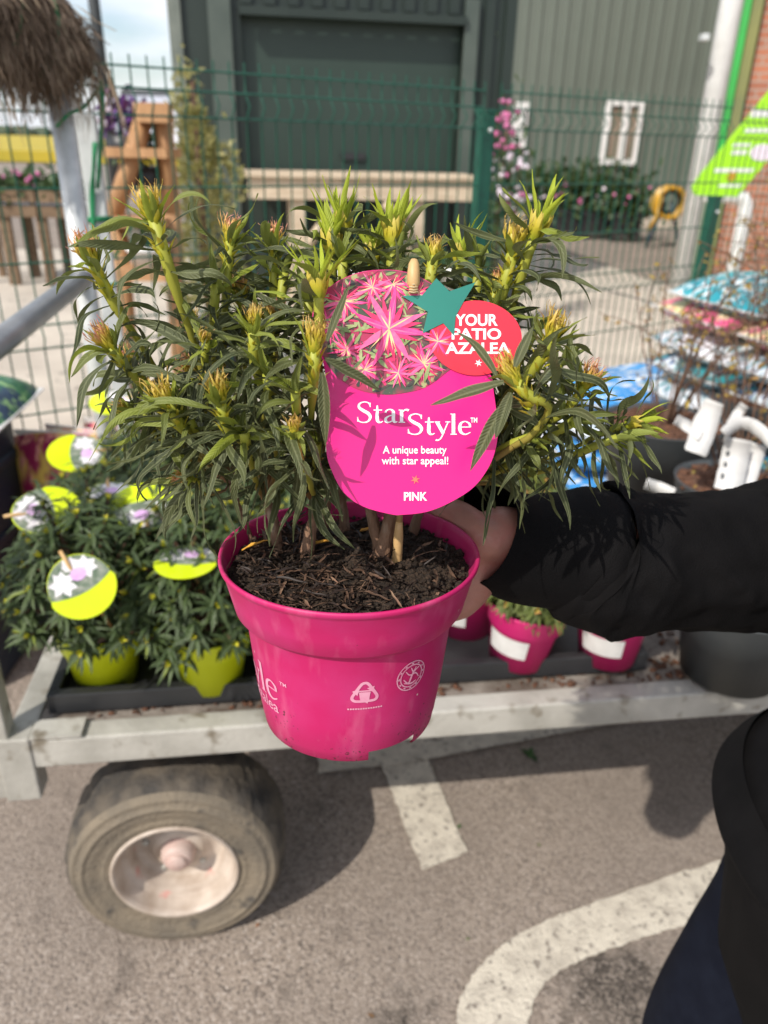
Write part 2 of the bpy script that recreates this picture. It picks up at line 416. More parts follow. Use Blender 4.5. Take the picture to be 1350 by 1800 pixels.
# ------------------------------------------------------------------ setting: ground, paint, field
g = MB(); g.poly([(-700, -60, 0), (700, -60, 0), (700, 1400, 0), (-700, 1400, 0)]); setting('ground', g, M_asph)
def flat(pts, z, sub=1, jit=0):
    out = []
    n = len(pts)
    for i in range(n):
        a = V(pts[i]); b_ = V(pts[(i + 1) % n]); k = max(1, int((b_ - a).length / sub))
        for j in range(k):
            p = a + (b_ - a) * (j / k)
            out.append(V((p.x + random.uniform(-jit, jit), p.y + random.uniform(-jit, jit), z)))
    return out
q = MB(); q.poly(flat([atZ(-260, 436), atZ(300, 440), atZ(960, 440), atZ(1062, 466), atZ(1180, 506), atZ(1560, 620), (2.4, 2.3, 0), (-2.2, 1.95, 0), (-3.5, 3, 0)], .004, 50)); setting('concrete_yard', q, M_conc)
q = MB(); a, b_ = atZ(975, 487), atZ(1330, 585); n_ = V((b_ - a).xy.to_3d()).normalized(); n_ = V((-n_.y, n_.x, 0)) * .05
q.poly([a + V((0, 0, .008)), b_ + V((0, 0, .008)), b_ + n_ + V((0, 0, .008)), a + n_ + V((0, 0, .008))]); setting('drain_channel', q, M_dgrey)
# painted bay markings
q = MB()
q.poly(flat([atZ(664, 1330), atZ(744, 1318), atZ(822, 1500), atZ(742, 1532)], .004, .012, .0022)); setting('bay_marking', q, M_paint)
q = MB(); q.poly(flat([atZ(560, 1300), atZ(1160, 1248), atZ(1100, 1270), atZ(720, 1343), atZ(560, 1362)], .006, .012, .002)); setting('bay_line', q, M_paint)
q = MB()
outer = crom([atZ(*p, .004) for p in ((1700, 1440), (1480, 1465), (1270, 1512), (1080, 1573), (930, 1632), (850, 1690), (812, 1750), (802, 1810), (806, 1990))], 12)
inner = crom([atZ(*p, .004) for p in ((1700, 1520), (1480, 1550), (1270, 1606), (1110, 1655), (1010, 1693), (952, 1735), (930, 1790), (924, 1830), (930, 2000))], 12)
jj = lambda p: V((p.x + random.uniform(-.0025, .0025), p.y + random.uniform(-.0025, .0025), p.z))
outer = [jj(p) for p in outer]; inner = [jj(p) for p in inner]
q.add(outer + inner, [(i, i + 1, i + 1 + len(outer), i + len(outer)) for i in range(len(outer) - 1)], smooth=False); setting('curved_marking', q, M_paint)
# dark damp stain on the tarmac
M_stain = mat('damp_stain', (.05, .043, .037), (.16, .135, .115), scale=70, rough=.7, lo=.45, hi=.72, bump=.4, bscale=170)
def blob(cx, cy, rx, ry, z, n=40, j=.35):
    return [V((cx + rx * math.cos(t) * (1 + j * NZ.noise(V((math.cos(t) * 2, math.sin(t) * 2, cx * 9)))), cy + ry * math.sin(t) * (1 + j * NZ.noise(V((math.cos(t) * 2 + 7, math.sin(t) * 2, cy * 9)))), z)) for t in [2 * math.pi * i / n for i in range(n)]]
# litter of grit and tiny leaves
gr = MB(); 
for i in range(700):
    px, py = random.uniform(-50, 1330), 1300 + 620 * random.random() ** .8
    p = atZ(px, py, 0.001)
    gr.ball(p, random.uniform(.0012, .0034), 5, 3, (1, random.uniform(.6, 1.4), .6), jit=.4)
M_grit = mat('grit', (.30, .25, .21), (.10, .085, .07), scale=300, rough=.8, lo=.4, hi=.6); 
o = setting('grit', gr, M_grit, 'stuff'); tag(o, 'loose grit and crumbs scattered over the tarmac', 'grit')
fl = [((930, 1330), .034, (.05, .11, .03), 'dark green fallen leaf on the tarmac below the trolley rail'),
      ((803, 1452), .014, (.07, .14, .04), 'small green fallen leaf beside the edge of the bay marking stub'),
      ((938, 1477), .010, (.2, .24, .06), 'tiny pale green fallen leaf on tarmac between the two white markings'),
      ((826, 1647), .010, (.12, .17, .05), 'tiny green fallen leaf touching the bend of the curved marking'),
      ((657, 1787), .014, (.2, .11, .05), 'brown dead leaf on tarmac at the bottom edge of the picture'),
      ((446, 1637), .010, (.35, .16, .07), 'tiny orange fallen petal on tarmac right of the tyre')]
for (px, py), s_, c, lab in fl:
    q = MB(); p = atZ(px, py, .003)
    for k in range(3 if s_ > .03 else 1):
        q.leaf(p + V((random.uniform(-.01, .01), random.uniform(-.01, .01), .002 * k)), V((random.uniform(-1, 1), random.uniform(-1, 1), .25)), V((0, 0, 1)), s_, s_ * .5, .5, seg=5, fold=.3)
    tag(mesh('fallen_leaf', q, mat('fallen_leaf', c, tuple(x * .7 for x in c), scale=60, rough=.6)), lab, 'leaf', 'leaves fallen on the tarmac')
# rape field and hedge on the skyline
M_rape = mat('rape_flowers', (.52, .38, .03), (.34, .28, .03), scale=.35, rough=.9)
q = MB(); q.poly([(-330, 46, .6), (-3, 46, .6), (-3, 420, .6), (-330, 420, .6)], (0, 0, -.55)); setting('rape_field', q, M_rape)
q = MB()
for i in range(150):
    x = -330 + i * 3.2; q.ball((x, 430 + random.uniform(-6, 6), 1.5), random.uniform(2.5, 4.2), 8, 5, (1.2, 1, .9), jit=.5)
tag(setting('distant_hedge', q, mat('far_hedge', (.05, .075, .05), (.08, .1, .06), scale=.3, rough=.9), 'stuff'), 'dark hedge along the far edge of the yellow field', 'hedge')

# ------------------------------------------------------------------ polytunnel, posts against the sky
t = thing('polytunnel', 'pale polytunnel with a dark ridge far beyond the yard', 'polytunnel', (-14, 46, 0))
q = MB(); x0, x1 = atY(186, 200, 46).x, atY(420, 200, 46).x
pr = [(math.cos(a) * 3.6, math.sin(a) * 3.6) for a in [math.pi * i / 14 for i in range(15)]]
q.add([(x, 50 + y, z) for x in (x0, x1) for y, z in pr], [(i, i + 1, i + 16, i + 15) for i in range(14)] + [tuple(range(15)), tuple(range(29, 14, -1))])
mesh('cover', q, mat('polythene', (.62, .63, .68), (.52, .52, .58), scale=.4, rough=.4), t)
q = MB(); q.box(((x0 + x1) / 2, 49.8, 3.68), (x1 - x0 + .4, .5, .3)); mesh('ridge_beam', q, M_dgrey, t)
def post(name, px, py, y, r, h, m, lab, cat):
    p = atY(px, py, y); t = thing(name, lab, cat, (p.x, y, 0))
    q = MB(); q.tube([(p.x, y, 0), (p.x, y, h)], [r, r * .85], 12); mesh('shaft', q, m, t)
    q = MB(); q.lathe([(r * 2.2, 0), (r * 2.2, .04), (r * 1.1, .12)], 14, (p.x, y, 0)); mesh('base_flange', q, m, t)
    return t
post('lamp_post', 168, 30, 16, .11, 7.5, M_dgrey, 'dark grey lamp post rising against the sky behind the thatch roll', 'post')
post('flag_pole', 105, 12, 18, .10, 8, M_galvp, 'pale metal pole against the sky at the top left corner', 'post')

# ------------------------------------------------------------------ dark green kiosk with hatch
KA = rad(10); KX = V((math.cos(KA), math.sin(KA), 0)); KY = V((-math.sin(KA), math.cos(KA), 0)); KO = V((-2.0, 8.0, 0)); KR = R3('Z', KA)
def onK(px, py, dy=0):
    r = ray(px, py); P = KO + KY * dy; s_ = (P - CO).dot(KY) / r.dot(KY); p = CO + r * s_ - KO
    return p.dot(KX), p.z
def kb(mb, x0, x1, y0, y1, z0, z1):
    c = KO + KX * ((x0 + x1) / 2) + KY * ((y0 + y1) / 2) + V((0, 0, (z0 + z1) / 2)); mb.box(c, (x1 - x0, y1 - y0, z1 - z0), KR)
kz = lambda px: onK(px, 160)[0]
xl, xr = kz(308), kz(897)
h0, h1 = kz(428), kz(812); hz0 = onK(600, 300)[1]; hz1 = onK(600, 28)[1]; KH = 2.86
t = thing('container_kiosk', 'dark green steel container kiosk with a closed serving hatch', 'kiosk', KO)
def ribs(mb, x0, x1, z0, z1, y, pitch=.21, d=.035):
    n = max(1, int((x1 - x0) / pitch)); p = (x1 - x0) / n
    for i in range(n): kb(mb, x0 + p * (i + .15), x0 + p * (i + .6), y - d, y, z0, z1)
q = MB(); kb(q, xl + .1, h0, .04, .1, .1, KH - .12); kb(q, h1, xr - .1, .04, .1, .1, KH - .12); kb(q, h0, h1, .04, .1, .1, hz0 - .03); kb(q, h0, h1, .04, .1, hz1 + .05, KH - .12)
ribs(q, h0 - .02, h1 + .02, hz1 + .06, KH - .14, .038); ribs(q, h1 + .16, xr - .12, .12, KH - .14, .038); ribs(q, h0, h1, .12, hz0 - .04, .038)
kb(q, xl + .1, xr - .1, 2.34, 2.4, .1, KH - .12); kb(q, xl, xl + .06, .1, 2.34, .1, KH - .12); kb(q, xr - .06, xr, .1, 2.34, .1, KH - .12)
mesh('wall_panel', q, M_kiosk, t)
q = MB(); kb(q, xl, xr, 0, 2.44, KH - .12, KH); mesh('roof', q, M_kiosk, t)
q = MB(); kb(q, xl - .01, xl + .1, -.01, .1, 0, KH - .12); mesh('corner_post', q, M_kioskl, t)
q = MB(); kb(q, xr - .1, xr + .005, -.01, .1, 0, KH - .12); mesh('corner_post', q, M_kiosk, t)
q = MB(); kb(q, h0, h1, .16, .2, hz0 - .03, hz1 + .05); sh = mesh('shutter', q, M_shut, t)
q = MB(); kb(q, (h0 + h1) / 2 - .12, (h0 + h1) / 2 + .12, .12, .158, hz0 + .1, hz0 + .16); mesh('handle', q, M_dark, sh)
M_jamb = mat('jamb_green', (.060, .078, .066), (.08, .10, .085), scale=3, rough=.4)
for x in (h0 - .2, h1 - .01):
    q = MB(); kb(q, x + (.0 if x > h0 else -.08), x + (.13 if x > h0 else .12), -.02, .03, .1, KH - .2); mesh('jamb', q, M_jamb, t)
q = MB(); kb(q, h0, h1, -.06, .035, hz1 - .03, hz1 + .04); mesh('lintel', q, M_kiosk, t)
# counter in front of it
cx0, cx1 = onK(436, 330, -.75)[0], onK(834, 330, -.75)[0]; cz1 = onK(600, 308, -.75)[1]; cz0 = onK(600, 352, -.75)[1]
t = thing('timber_counter', 'pale timber counter with braced legs in front of the green kiosk', 'counter', KO + KX * cx0 - KY * .75)
q = MB(); kb(q, cx0, cx1, -.75, -.71, cz0, cz1 - .03); mesh('apron', q, M_wood, t, bevel=.01)
q = MB()
for i in range(4): kb(q, cx0 - .04, cx1 + .04, -.8 + i * .17, -.645 + i * .17, cz1 - .028, cz1 + .015)
mesh('top', q, M_wood, t, bevel=.006)
for fx in (.18, .72):
    lx = cx0 + (cx1 - cx0) * fx
    for ly in (-.69, -.18):
        q = MB(); kb(q, lx, lx + .13, ly, ly + .09, 0, cz0 + .1); mesh('leg', q, M_wood, t, bevel=.006)
    q = MB(); a = KO + KX * (lx + .1) - KY * .72; s_ = -1 if fx > .5 else 1
    q.tube([a + V((0, 0, cz0 - .45)), a + KX * (s_ * .35) + V((0, 0, cz0 - .01))], .05, 4); mesh('brace', q, M_wood, t)
# white pots below the counter
for k, (px, py) in enumerate(((616, 436), (700, 440), (812, 432))):
    p = KO + KX * onK(px, py, -.95)[0] - KY * .95
    lab = ['white plant pot on the yard below the left end of the timber counter', 'white plant pot below the middle of the timber counter', 'white plant pot below the right end of the timber counter'][k]
    t = thing('white_pot', lab, 'pot', p, group='white pots below the counter')
    q = MB(); q.lathe([(0, .02), (.15, .02), (.15, 0), (.21, .36), (.23, .36), (.23, .42), (.205, .42), (.2, .36), (0, .36)], 20, p); mesh('pot', q, M_white, t)
    q = MB()
    for i in range(120): q.leaf(p + V((random.uniform(-.15, .15), random.uniform(-.15, .15), .36)), V((random.uniform(-1, 1), random.uniform(-1, 1), 1.4)), rdir(), .2, .05, 1, seg=3, across=3)
    mesh('foliage', q, M_leafg, t)

# ------------------------------------------------------------------ warehouse
WY = 17.0
t = thing('warehouse', 'grey green ribbed metal warehouse with white framed windows', 'warehouse', (4, WY, 0))
q = MB(); x = -2.0; vs = []; prof = [(0, 0), (.15, 0), (.17, -.03), (.23, -.03), (.25, 0)]
xs = []
while x < 9.5:
    xs += [(x + a, WY + b_) for a, b_ in prof[:-1]]; x += .25
q.add([(a, b_, z) for z in (0, 8.5) for a, b_ in xs], [(i, i + 1, i + 1 + len(xs), i + len(xs)) for i in range(len(xs) - 1)], smooth=False)
q.box((3.75, WY + 6, 4.2), (11.4, 11.8, 8.4)); mesh('wall', q, M_ware, t)
q = MB(); q.box((3.75, WY + 6, 8.6), (11.9, 12.4, .2)); mesh('roof', q, M_dgrey, t)
q = MB(); q.box((3.75, WY - .07, .12), (11.5, .07, .24)); mesh('plinth', q, M_conc, t)
def window(pxa, pxb, pya, pyb, nbar):
    a = atY(pxa, pyb, WY - .05); b_ = atY(pxb, pya, WY - .05); x0, x1, z0, z1 = a.x, b_.x, a.z, b_.z; f = .09
    w_ = MB()
    w_.box(((x0 + x1) / 2, WY - .07, z1 - f / 2), (x1 - x0, .08, f)); w_.box(((x0 + x1) / 2, WY - .07, z0 + f / 2), (x1 - x0, .08, f * 1.3))
    for i in range(nbar):
        xx = x0 + f / 2 + (x1 - x0 - f) * i / (nbar - 1); ww = f * (1.35 if i < nbar - 1 else .9)
        w_.box((xx + (f * .4 if 0 < i < nbar - 1 else 0), WY - .074, (z0 + z1) / 2), (ww, .08, z1 - z0 - 2 * f))
    fr = mesh('window', w_, M_white, t)
    g_ = MB(); g_.box(((x0 + x1) / 2, WY - .045, (z0 + z1) / 2), (x1 - x0 - .04, .02, z1 - z0 - .04)); mesh('pane', g_, M_glass, fr)
window(1053, 1133, 178, 288, 3); window(899, 930, 180, 258, 3)

# ------------------------------------------------------------------ brick building with pipe and trim
BY = 9.3; bx = atY(1236, 230, BY).x
def brick():
    m = bpy.data.materials.new('brick'); t, N, L, b = nodes(m)
    co = N.new('ShaderNodeTexCoord'); mp = N.new('ShaderNodeMapping'); mp.inputs['Rotation'].default_value = (rad(90), 0, 0)
    L.new(co.outputs['Object'], mp.inputs['Vector']); br = N.new('ShaderNodeTexBrick'); L.new(mp.outputs[0], br.inputs['Vector'])
    for k, v in (('Color1', (.42, .16, .09)), ('Color2', (.30, .115, .07)), ('Mortar', (.33, .27, .22))): br.inputs[k].default_value = rgb(v)
    br.inputs['Scale'].default_value = 1; br.inputs['Brick Width'].default_value = .225; br.inputs['Row Height'].default_value = .075; br.inputs['Mortar Size'].default_value = .008
    L.new(br.outputs['Color'], b.inputs['Base Color']); setp(b, Roughness=.85); return m
t = thing('brick_building', 'orange brick building with a bright green corner trim', 'building', (bx, BY, 0), (0, 0, rad(-25)))
bx_, BY_ = bx, BY; bx, BY = 0, 0
q = MB(); q.box((bx + 4.51, BY + 3, 3.5), (8.28, 6, 7)); mesh('wall', q, brick(), t, world=False)
q = MB(); q.box((bx + .19, BY + .02, 3.5), (.12, .3, 7)); mesh('corner_trim', q, M_trim, t, world=False)
q = MB(); q.box((bx + .305, BY + .06, 3.5), (.105, .3, 7)); mesh('corner_strip', q, M_olive, t, world=False)
q = MB(); q.box((bx + 4.6, BY + 3, 7.08), (8.4, 6.4, .16)); mesh('roof', q, M_dgrey, t, world=False)
q = MB(); q.box((bx + 3.2, BY - .06, .82), (3.6, .08, 1.6)); mesh('dark_doorway', q, mat('shutter_dark', (.012, .03, .028), (.02, .045, .04), scale=3, rough=.5), t, world=False)
bx, BY = bx_, BY_
t = thing('white_post', 'thick white downpipe post at the corner of the brick building', 'post', (bx, BY - .15, 0))
q = MB(); q.tube([(bx, BY - .15, 0), (bx, BY - .15, 7)], .115, 16); mesh('pipe', q, M_white, t)
for z in (3.6, 6):
    q = MB(); q.lathe([(.118, -.04), (.13, -.04), (.13, .04), (.118, .04)], 16, (bx, BY - .15, z)); mesh('bracket', q, M_white, t)
p = atY(1238, 66, BY - .4)
t = thing('wall_lamp', 'small grey security lamp beside the top of the white post', 'lamp', p)
q = MB(); q.box(p, (.07, .12, .06)); q.tube([p, p + V((.10, .22, .02))], .02, 8); mesh('housing', q, M_galvp, t, bevel=.01)

# lozenge lime sign on bent white tube
SY = 6.6
def sg(px, py, dy=0): return atY(px, py, SY + dy)
t = thing('lime_sign', 'slanted lime green sign board with white lettering on a bent tube', 'sign', atZ(1275, 560))
q = MB(); q.poly([sg(*p) for p in ((1218, 330), (1230, 310), (1350, 165), (1440, 62), (1500, 62), (1350, 282), (1296, 345), (1222, 343))][::-1], (0, .04, 0)); bd = mesh('board', q, M_lime, t)
q = MB(); 
for (x0, x1, y0, y1) in ((1318, 1362, 192, 206), (1308, 1378, 226, 233), (1286, 1318, 252, 258), (1284, 1310, 264, 272), (1254, 1322, 296, 303), (1262, 1302, 324, 329)):
    q.poly([sg(x0, y1, -.004), sg(x1, y1, -.004), sg(x1 + 4, y0, -.004), sg(x0 + 4, y0, -.004)])
mesh('white_print', q, M_white, bd)
q = MB(); c = sg(1286, 310, -.006); q.poly([c + V((math.cos(a) * r, 0, math.sin(a) * r)) for i in range(10) for a, r in [(math.pi * i / 5 + .3, .05 if i % 2 else .024)]]); mesh('star', q, M_yel, bd)
q = MB(); c = sg(1340, 268, -.006); q.poly([c + V((math.cos(a) * .1, 0, math.sin(a) * .06)) for a in [i * .4 for i in range(16)]]); mesh('pale_emblem', q, M_whitef, bd)
q = MB(); b0 = sg(1290, 344, .06); b1 = sg(1312, 358, .06); b2 = V((b1.x + .01, SY + .06, 0)); q.tube([b0 + V((-.25, 0, 0)), b0] + bez(b0, V((b1.x, SY + .06, b0.z)), b1 - V((0, 0, .05)), 6)[1:] + [b2], .055, 10); mesh('tube_frame', q, M_white, t)

# ------------------------------------------------------------------ flowers and hose along the warehouse
def blossoms(mb, c, spread, n, r):
    for i in range(n):
        p = c + V((random.gauss(0, spread[0]), random.gauss(0, spread[1]), random.gauss(0, spread[2])))
        mb.ball(p, r * random.uniform(.6, 1.1), 6, 4, (1, 1, .8), jit=.3)
def bush(mb, c, spread, n, L, W):
    for i in range(n):
        p = c + V((random.gauss(0, spread[0]), random.gauss(0, spread[1]), random.gauss(0, spread[2])))
        mb.leaf(p, rdir() + V((0, 0, .4)), rdir(), L * random.uniform(.6, 1.2), W, .6, seg=3, across=3)
fy = 6.7; p = atY(886, 330, fy); p.z = 0
t = thing('flowering_shrub', 'tall shrub with pink flowers beside the green fence post', 'shrub', p)
q = MB(); q.lathe([(0, 0), (.16, 0), (.2, .35), (.18, .35), (0, .33)], 16, p); mesh('pot', q, M_dark, t)
q = MB(); q.tube([p + V((0, 0, .3)), p + V((-.02, 0, 1.75))], [.02, .008], 6); mesh('stem', q, M_twig, t)
q = MB(); bush(q, p + V((.02, 0, 1.0)), (.07, .07, .32), 420, .09, .03); mesh('foliage', q, M_leafg, t)
q = MB(); blossoms(q, p + V((-.03, -.05, 1.58)), (.055, .06, .14), 22, .032); blossoms(q, p + V((.03, -.05, .95)), (.08, .06, .15), 9, .03); mesh('pink_blossom', q, M_pinkf, t)
q = MB(); blossoms(q, p + V((.05, -.08, 1.18)), (.09, .06, .12), 26, .028); mesh('white_blossom', q, M_whitef, t)
labs = ['dark trough of leafy bedding beside the tall pink flowering shrub', 'dark trough of bedding under the gap between the warehouse windows', 'dark trough of bedding below the large warehouse window', 'dark trough of bedding nearest to the yellow hose reel']
for k, px in enumerate((950, 1003, 1052, 1104)):
    y = 14.8 - .25 * k; x = atY(px, 350, y).x; t = thing('flower_trough', labs[k], 'planter', (x, y, 0), group='flower troughs along the warehouse')
    q = MB(); q.box((x, y, .42), (.5, .4, .1)); q.box((x, y, .26), (.46, .36, .3)); 
    for sx in (-.2, .2):
        for sy in (-.14, .14): q.box((x + sx, y + sy, .06), (.04, .04, .12))
    mesh('trough', q, M_dark, t)
    q = MB(); bush(q, V((x, y, .75 - .1 * (k == 3))), (.20, .15, .20), 420, .17, .07); mesh('foliage', q, M_leafg, t)
    q = MB(); blossoms(q, V((x, y - .15, .72)), (.15, .08, .1), 7, .055); mesh('blossom', q, M_pinkf if k % 2 else M_whitef, t)
y = 13.2; c = atY(1176, 356, y)
t = thing('hose_reel', 'yellow hose coiled on a blue reel beside the white post', 'hose reel', (c.x, y, 0))
q = MB()
for i in range(5): q.lathe([(.22 + .035 * math.cos(a), .025 * math.sin(a)) for a in [j * 1.2566 for j in range(6)]], 24, c + V((0, -.12 + .06 * i, 0)), R3('X', rad(90)))
q.tube([c + V((-.18, -.14, .1)), c + V((-.22, -.2, -.2)), c + V((-.33, -.2, -.42))], .03, 8); mesh('hose', q, M_yel, t)
q = MB(); q.lathe([(.13, -.02), (.25, -.02), (.25, .02), (.13, .02)], 24, c + V((.05, .12, 0)), R3('X', rad(90)))
for sx in (-.24, .3): q.tube([c + V((sx, .05, -c.z)), c + V((sx * .2, .05, 0))], .03, 6)
mesh('reel_frame', q, M_blue, t)

# ------------------------------------------------------------------ left background: stand, conifer, crates
y = 4.6
def sB(mb, a, b_, w_, d_, ya, yb=None):
    A = atY(*a, ya); B = atY(*b_, yb or ya); dd = (B - A).normalized(); mb.tube([A, B], w_, 4, ref=V((0, 1, 0)) if abs(dd.y) < .8 else None, ry=d_)
t = thing('plant_stand', 'honey timber A frame plant stand behind the wire fence', 'stand', (atY(240, 300, y).x, y, 0))
for a, b_, ya, yb in (((258, 192), (198, 385), 4.5, 4.35), ((284, 190), (302, 385), 4.5, 4.6), ((206, 380), (206, 476), 4.37, 4.37), ((300, 380), (300, 476), 4.37, 4.37)):
    A = atY(*a, ya); B2 = atY(*b_, yb); B2.z = B2.z if b_[1] < 400 else 0; q = MB(); q.tube([A, B2], .052, 4); mesh('leg', q, M_wood2, t)
q = MB(); A, B = atY(240, 197, 4.42), atY(300, 200, 4.42); q.box((A + B) / 2, (B.x - A.x, .1, .09)); mesh('top_rail', q, M_wood2, t)
for (xa, xb, yy, yd) in ((190, 306, 268, 4.5), (202, 300, 388, 4.35), (212, 310, 478, 4.2)):
    A, B = atY(xa, yy, yd), atY(xb, yy, yd); q = MB(); q.box((A + B) / 2, (B.x - A.x, .32, .045)); mesh('shelf', q, M_wood2, t)
A = atY(262, 462, 4.15); 
t = thing('white_pot', 'white plant pot on the lowest shelf of the timber stand', 'pot', A - V((0, 0, .045)))
q = MB(); q.lathe([(0, -.045), (.07, -.045), (.1, .06), (.11, .06), (.11, .085), (.095, .085), (.09, .05), (0, .05)], 18, A); mesh('pot', q, M_white, t)
q = MB(); bush(q, A + V((0, 0, .12)), (.05, .05, .04), 50, .1, .03); mesh('foliage', q, M_leafg, t)
for px, py, lab, m_ in ((222, 246, 'purple leaved plant on the top of the timber stand', M_purple), (255, 300, 'green plant on the middle shelf of the timber stand', M_leafg)):
    A = atY(px, py + 35, 4.55); t = thing('shelf_plant', lab, 'plant', A)
    q = MB(); q.lathe([(0, 0), (.07, 0), (.09, .12), (.08, .12), (0, .11)], 16, A); mesh('pot', q, M_dark, t)
    q = MB(); bush(q, A + V((0, 0, .2)), (.05, .04, .05), 90, .08, .03); mesh('foliage', q, m_, t)
    if m_ is M_purple:
        q = MB(); blossoms(q, A + V((-.06, -.05, .22)), (.06, .04, .06), 7, .028); mesh('blossom', q, M_whitef, t)
c = atY(352, 330, 5.1); c.z = 0
t = thing('variegated_shrub', 'upright yellow variegated shrub in front of the kiosk corner', 'shrub', c)
q = MB(); q.lathe([(0, 0), (.17, 0), (.22, .36), (.2, .36), (0, .34)], 18, c); mesh('pot', q, M_dark, t)
q = MB(); q.tube([c + V((0, 0, .3)), c + V((0, 0, 1.75))], [.03, .01], 6); mesh('trunk', q, M_twig, t)
q = MB(); 
for i in range(1500):
    tz = random.random() ** 1.15; rr = .235 * (1 - tz) ** .5 * (1 + .55 * NZ.noise(V((i % 13 * 1.7, tz * 5, 3)))) ; a = random.uniform(0, 6.28)
    p = c + V((math.cos(a) * rr * random.random() ** .4, math.sin(a) * rr * random.random() ** .4, .45 + tz * 1.15))
    q.leaf(p, V((math.cos(a), math.sin(a), .9)), rdir(), .06, .026, .5, seg=2, across=3)
for (dx, dz, n) in ((.17, 1.35, 60), (.22, 1.22, 40), (-.1, 1.62, 60), (-.03, 1.72, 40), (-.13, 1.5, 30)):
    for i in range(n): q.leaf(c + V((dx + random.gauss(0, .035), random.gauss(0, .03), dz + random.gauss(0, .07))), rdir() + V((0, 0, .5)), rdir(), .06, .024, .5, seg=2, across=3)
mesh('foliage', q, M_conif, t)
labs = ['timber crate of mixed bedding plants at the far left of the yard', 'timber crate of red flowered bedding plants left of the leaning metal pole', 'timber crate of bedding plants half hidden behind the leaning metal pole']
for k, px in enumerate((-18, 48, 112)):
    y = 8.6; A = atY(px, 312, y); x = A.x
    t = thing('bedding_crate', labs[k], 'planter', (x, y, 0), group='timber bedding crates on the left')
    for z in (.74, .88):
        q = MB(); q.box((x, y - .3, z), (.4, .04, .11)); mesh('slat', q, M_wood3, t)
    q = MB(); q.box((x, y, .73), (.38, .54, .1)); mesh('tray', q, M_dark, t)
    for sx in (-.17, .17):
        for sy in (-.25, .25):
            q = MB(); q.box((x + sx, y + sy, .34), (.06, .06, .68)); mesh('leg', q, M_wood3, t)
    q = MB(); bush(q, V((x, y, .95)), (.12, .16, .06), 230, .12, .05); mesh('foliage', q, M_leafg, t)
    if k != 2:
        q = MB(); blossoms(q, V((x, y - .1, 1.0)), (.1, .1, .05), 10 if k else 5, .035); mesh('blossom', q, M_pinkf, t)

# ------------------------------------------------------------------ green mesh fence
FD = V((2.138, 1.41, 0)).normalized(); FP = V((-.794, 2.49, 0)); FN = V((-FD.y, FD.x, 0)); FR = R3('Z', math.atan2(FD.y, FD.x))
def onF(px, py):
    r = ray(px, py); s_ = (FP - CO).dot(FN) / r.dot(FN); p = CO + r * s_; return (p - FP).dot(FD), p.z
u1 = onF(857, 300)[0]; u2 = onF(1252, 420)[0]
t = thing('mesh_fence', 'green welded wire mesh fence across the yard', 'fence', FP)
def wires(u0, ue):
    q = MB(); n = int((ue - u0) / .05); zz = [(1.63, 0), (1.575, 0), (1.54, -.03), (1.505, 0), (1.31, 0), (1.11, 0), (.93, 0), (.895, -.03), (.86, 0), (.66, 0), (.46, 0), (.28, 0), (.245, -.03), (.21, 0), (.06, 0)]
    for i in range(n + 1):
        u = u0 + (ue - u0) * i / n; b_ = FP + FD * u
        q.tube([b_ + FN * d + V((0, 0, z)) for z, d in [(1.66, 0)] + zz], .0026, 4, cap=False)
    for z, d in zz:
        if d == 0: q.tube([FP + FD * u0 + V((0, 0, z)) - FN * .005, FP + FD * ue + V((0, 0, z)) - FN * .005], .003, 4, cap=False)
    return q
for a, b_ in ((u1 - 4.6, u1 - 2.06), (u1 - 2.0, u1 - .04), (u1 + .04, u2 - .04), (u2 + .04, u2 + 2.4)): mesh('mesh_panel', wires(a, b_), M_green, t)
for u in (u1 - 2.03, u1, u2, u2 + 2.44):
    q = MB(); c = FP + FD * u + FN * .03
    if u == u1 - 2.03: continue
    ph_ = 1.56 if u != u2 else onF(1252, 350)[1]
    q.box(c + V((0, 0, ph_ / 2)), (.06, .045, ph_), FR); po = mesh('post', q, M_green, t, bevel=.004)
    q = MB(); q.box(c + V((0, 0, ph_ + .006)), (.066, .05, .012), FR); mesh('cap', q, M_green, po)
    q = MB(); q.ball(c + V((0, 0, ph_ - .06)) - FN * .03, .009, 8, 5); mesh('bolt', q, M_galvp, po)
# ------------------------------------------------------------------ plant trolley
TO = V((-.632, .985, 0)); TA = rad(8.1); TX = V((math.cos(TA), math.sin(TA), 0)); TY = V((-math.sin(TA), math.cos(TA), 0)); TR = R3('Z', TA)
def tl(p): d = V(p) - TO; return d.dot(TX), d.dot(TY)
def tw(x, y, z=0): return TO + TX * x + TY * y + V((0, 0, z))
def tb(mb, x0, x1, y0, y1, z0, z1): mb.box(tw((x0 + x1) / 2, (y0 + y1) / 2, (z0 + z1) / 2), (x1 - x0, y1 - y0, z1 - z0), TR)
LEN, DEP = 2.3, .86
trolley = thing('plant_trolley', 'galvanised plant trolley with pneumatic tyres carrying potted plants', 'trolley', TO, (0, 0, TA))
def part(name, q, m, p=trolley, **k): return mesh(name, q, m, p, **k)
q = MB(); tb(q, .014, LEN, 0, .045, .468, .528); part('front_rail', q, M_galv, bevel=.004)
q = MB(); tb(q, -.012, .045, -.004, .045, .40, .535); part('corner_lug', q, M_galv, bevel=.003)
q = MB(); tb(q, .046, .13, -.003, .043, .532, .537); part('corner_plate', q, M_galv)
q = MB(); tb(q, .0, LEN, DEP - .045, DEP, .468, .528); part('rear_rail', q, M_galv, bevel=.004)
for x in (.0, LEN - .045):
    q = MB(); tb(q, x, x + .045, .047, DEP - .047, .47, .526); part('end_rail', q, M_galv, bevel=.004)
M_deck = mat('dirty_deck', (.27, .235, .20), (.12, .095, .075), scale=14, rough=.8, bump=.3, bscale=80, c3=(.07, .04, .028), scale3=50, lo3=.58, hi3=.66)
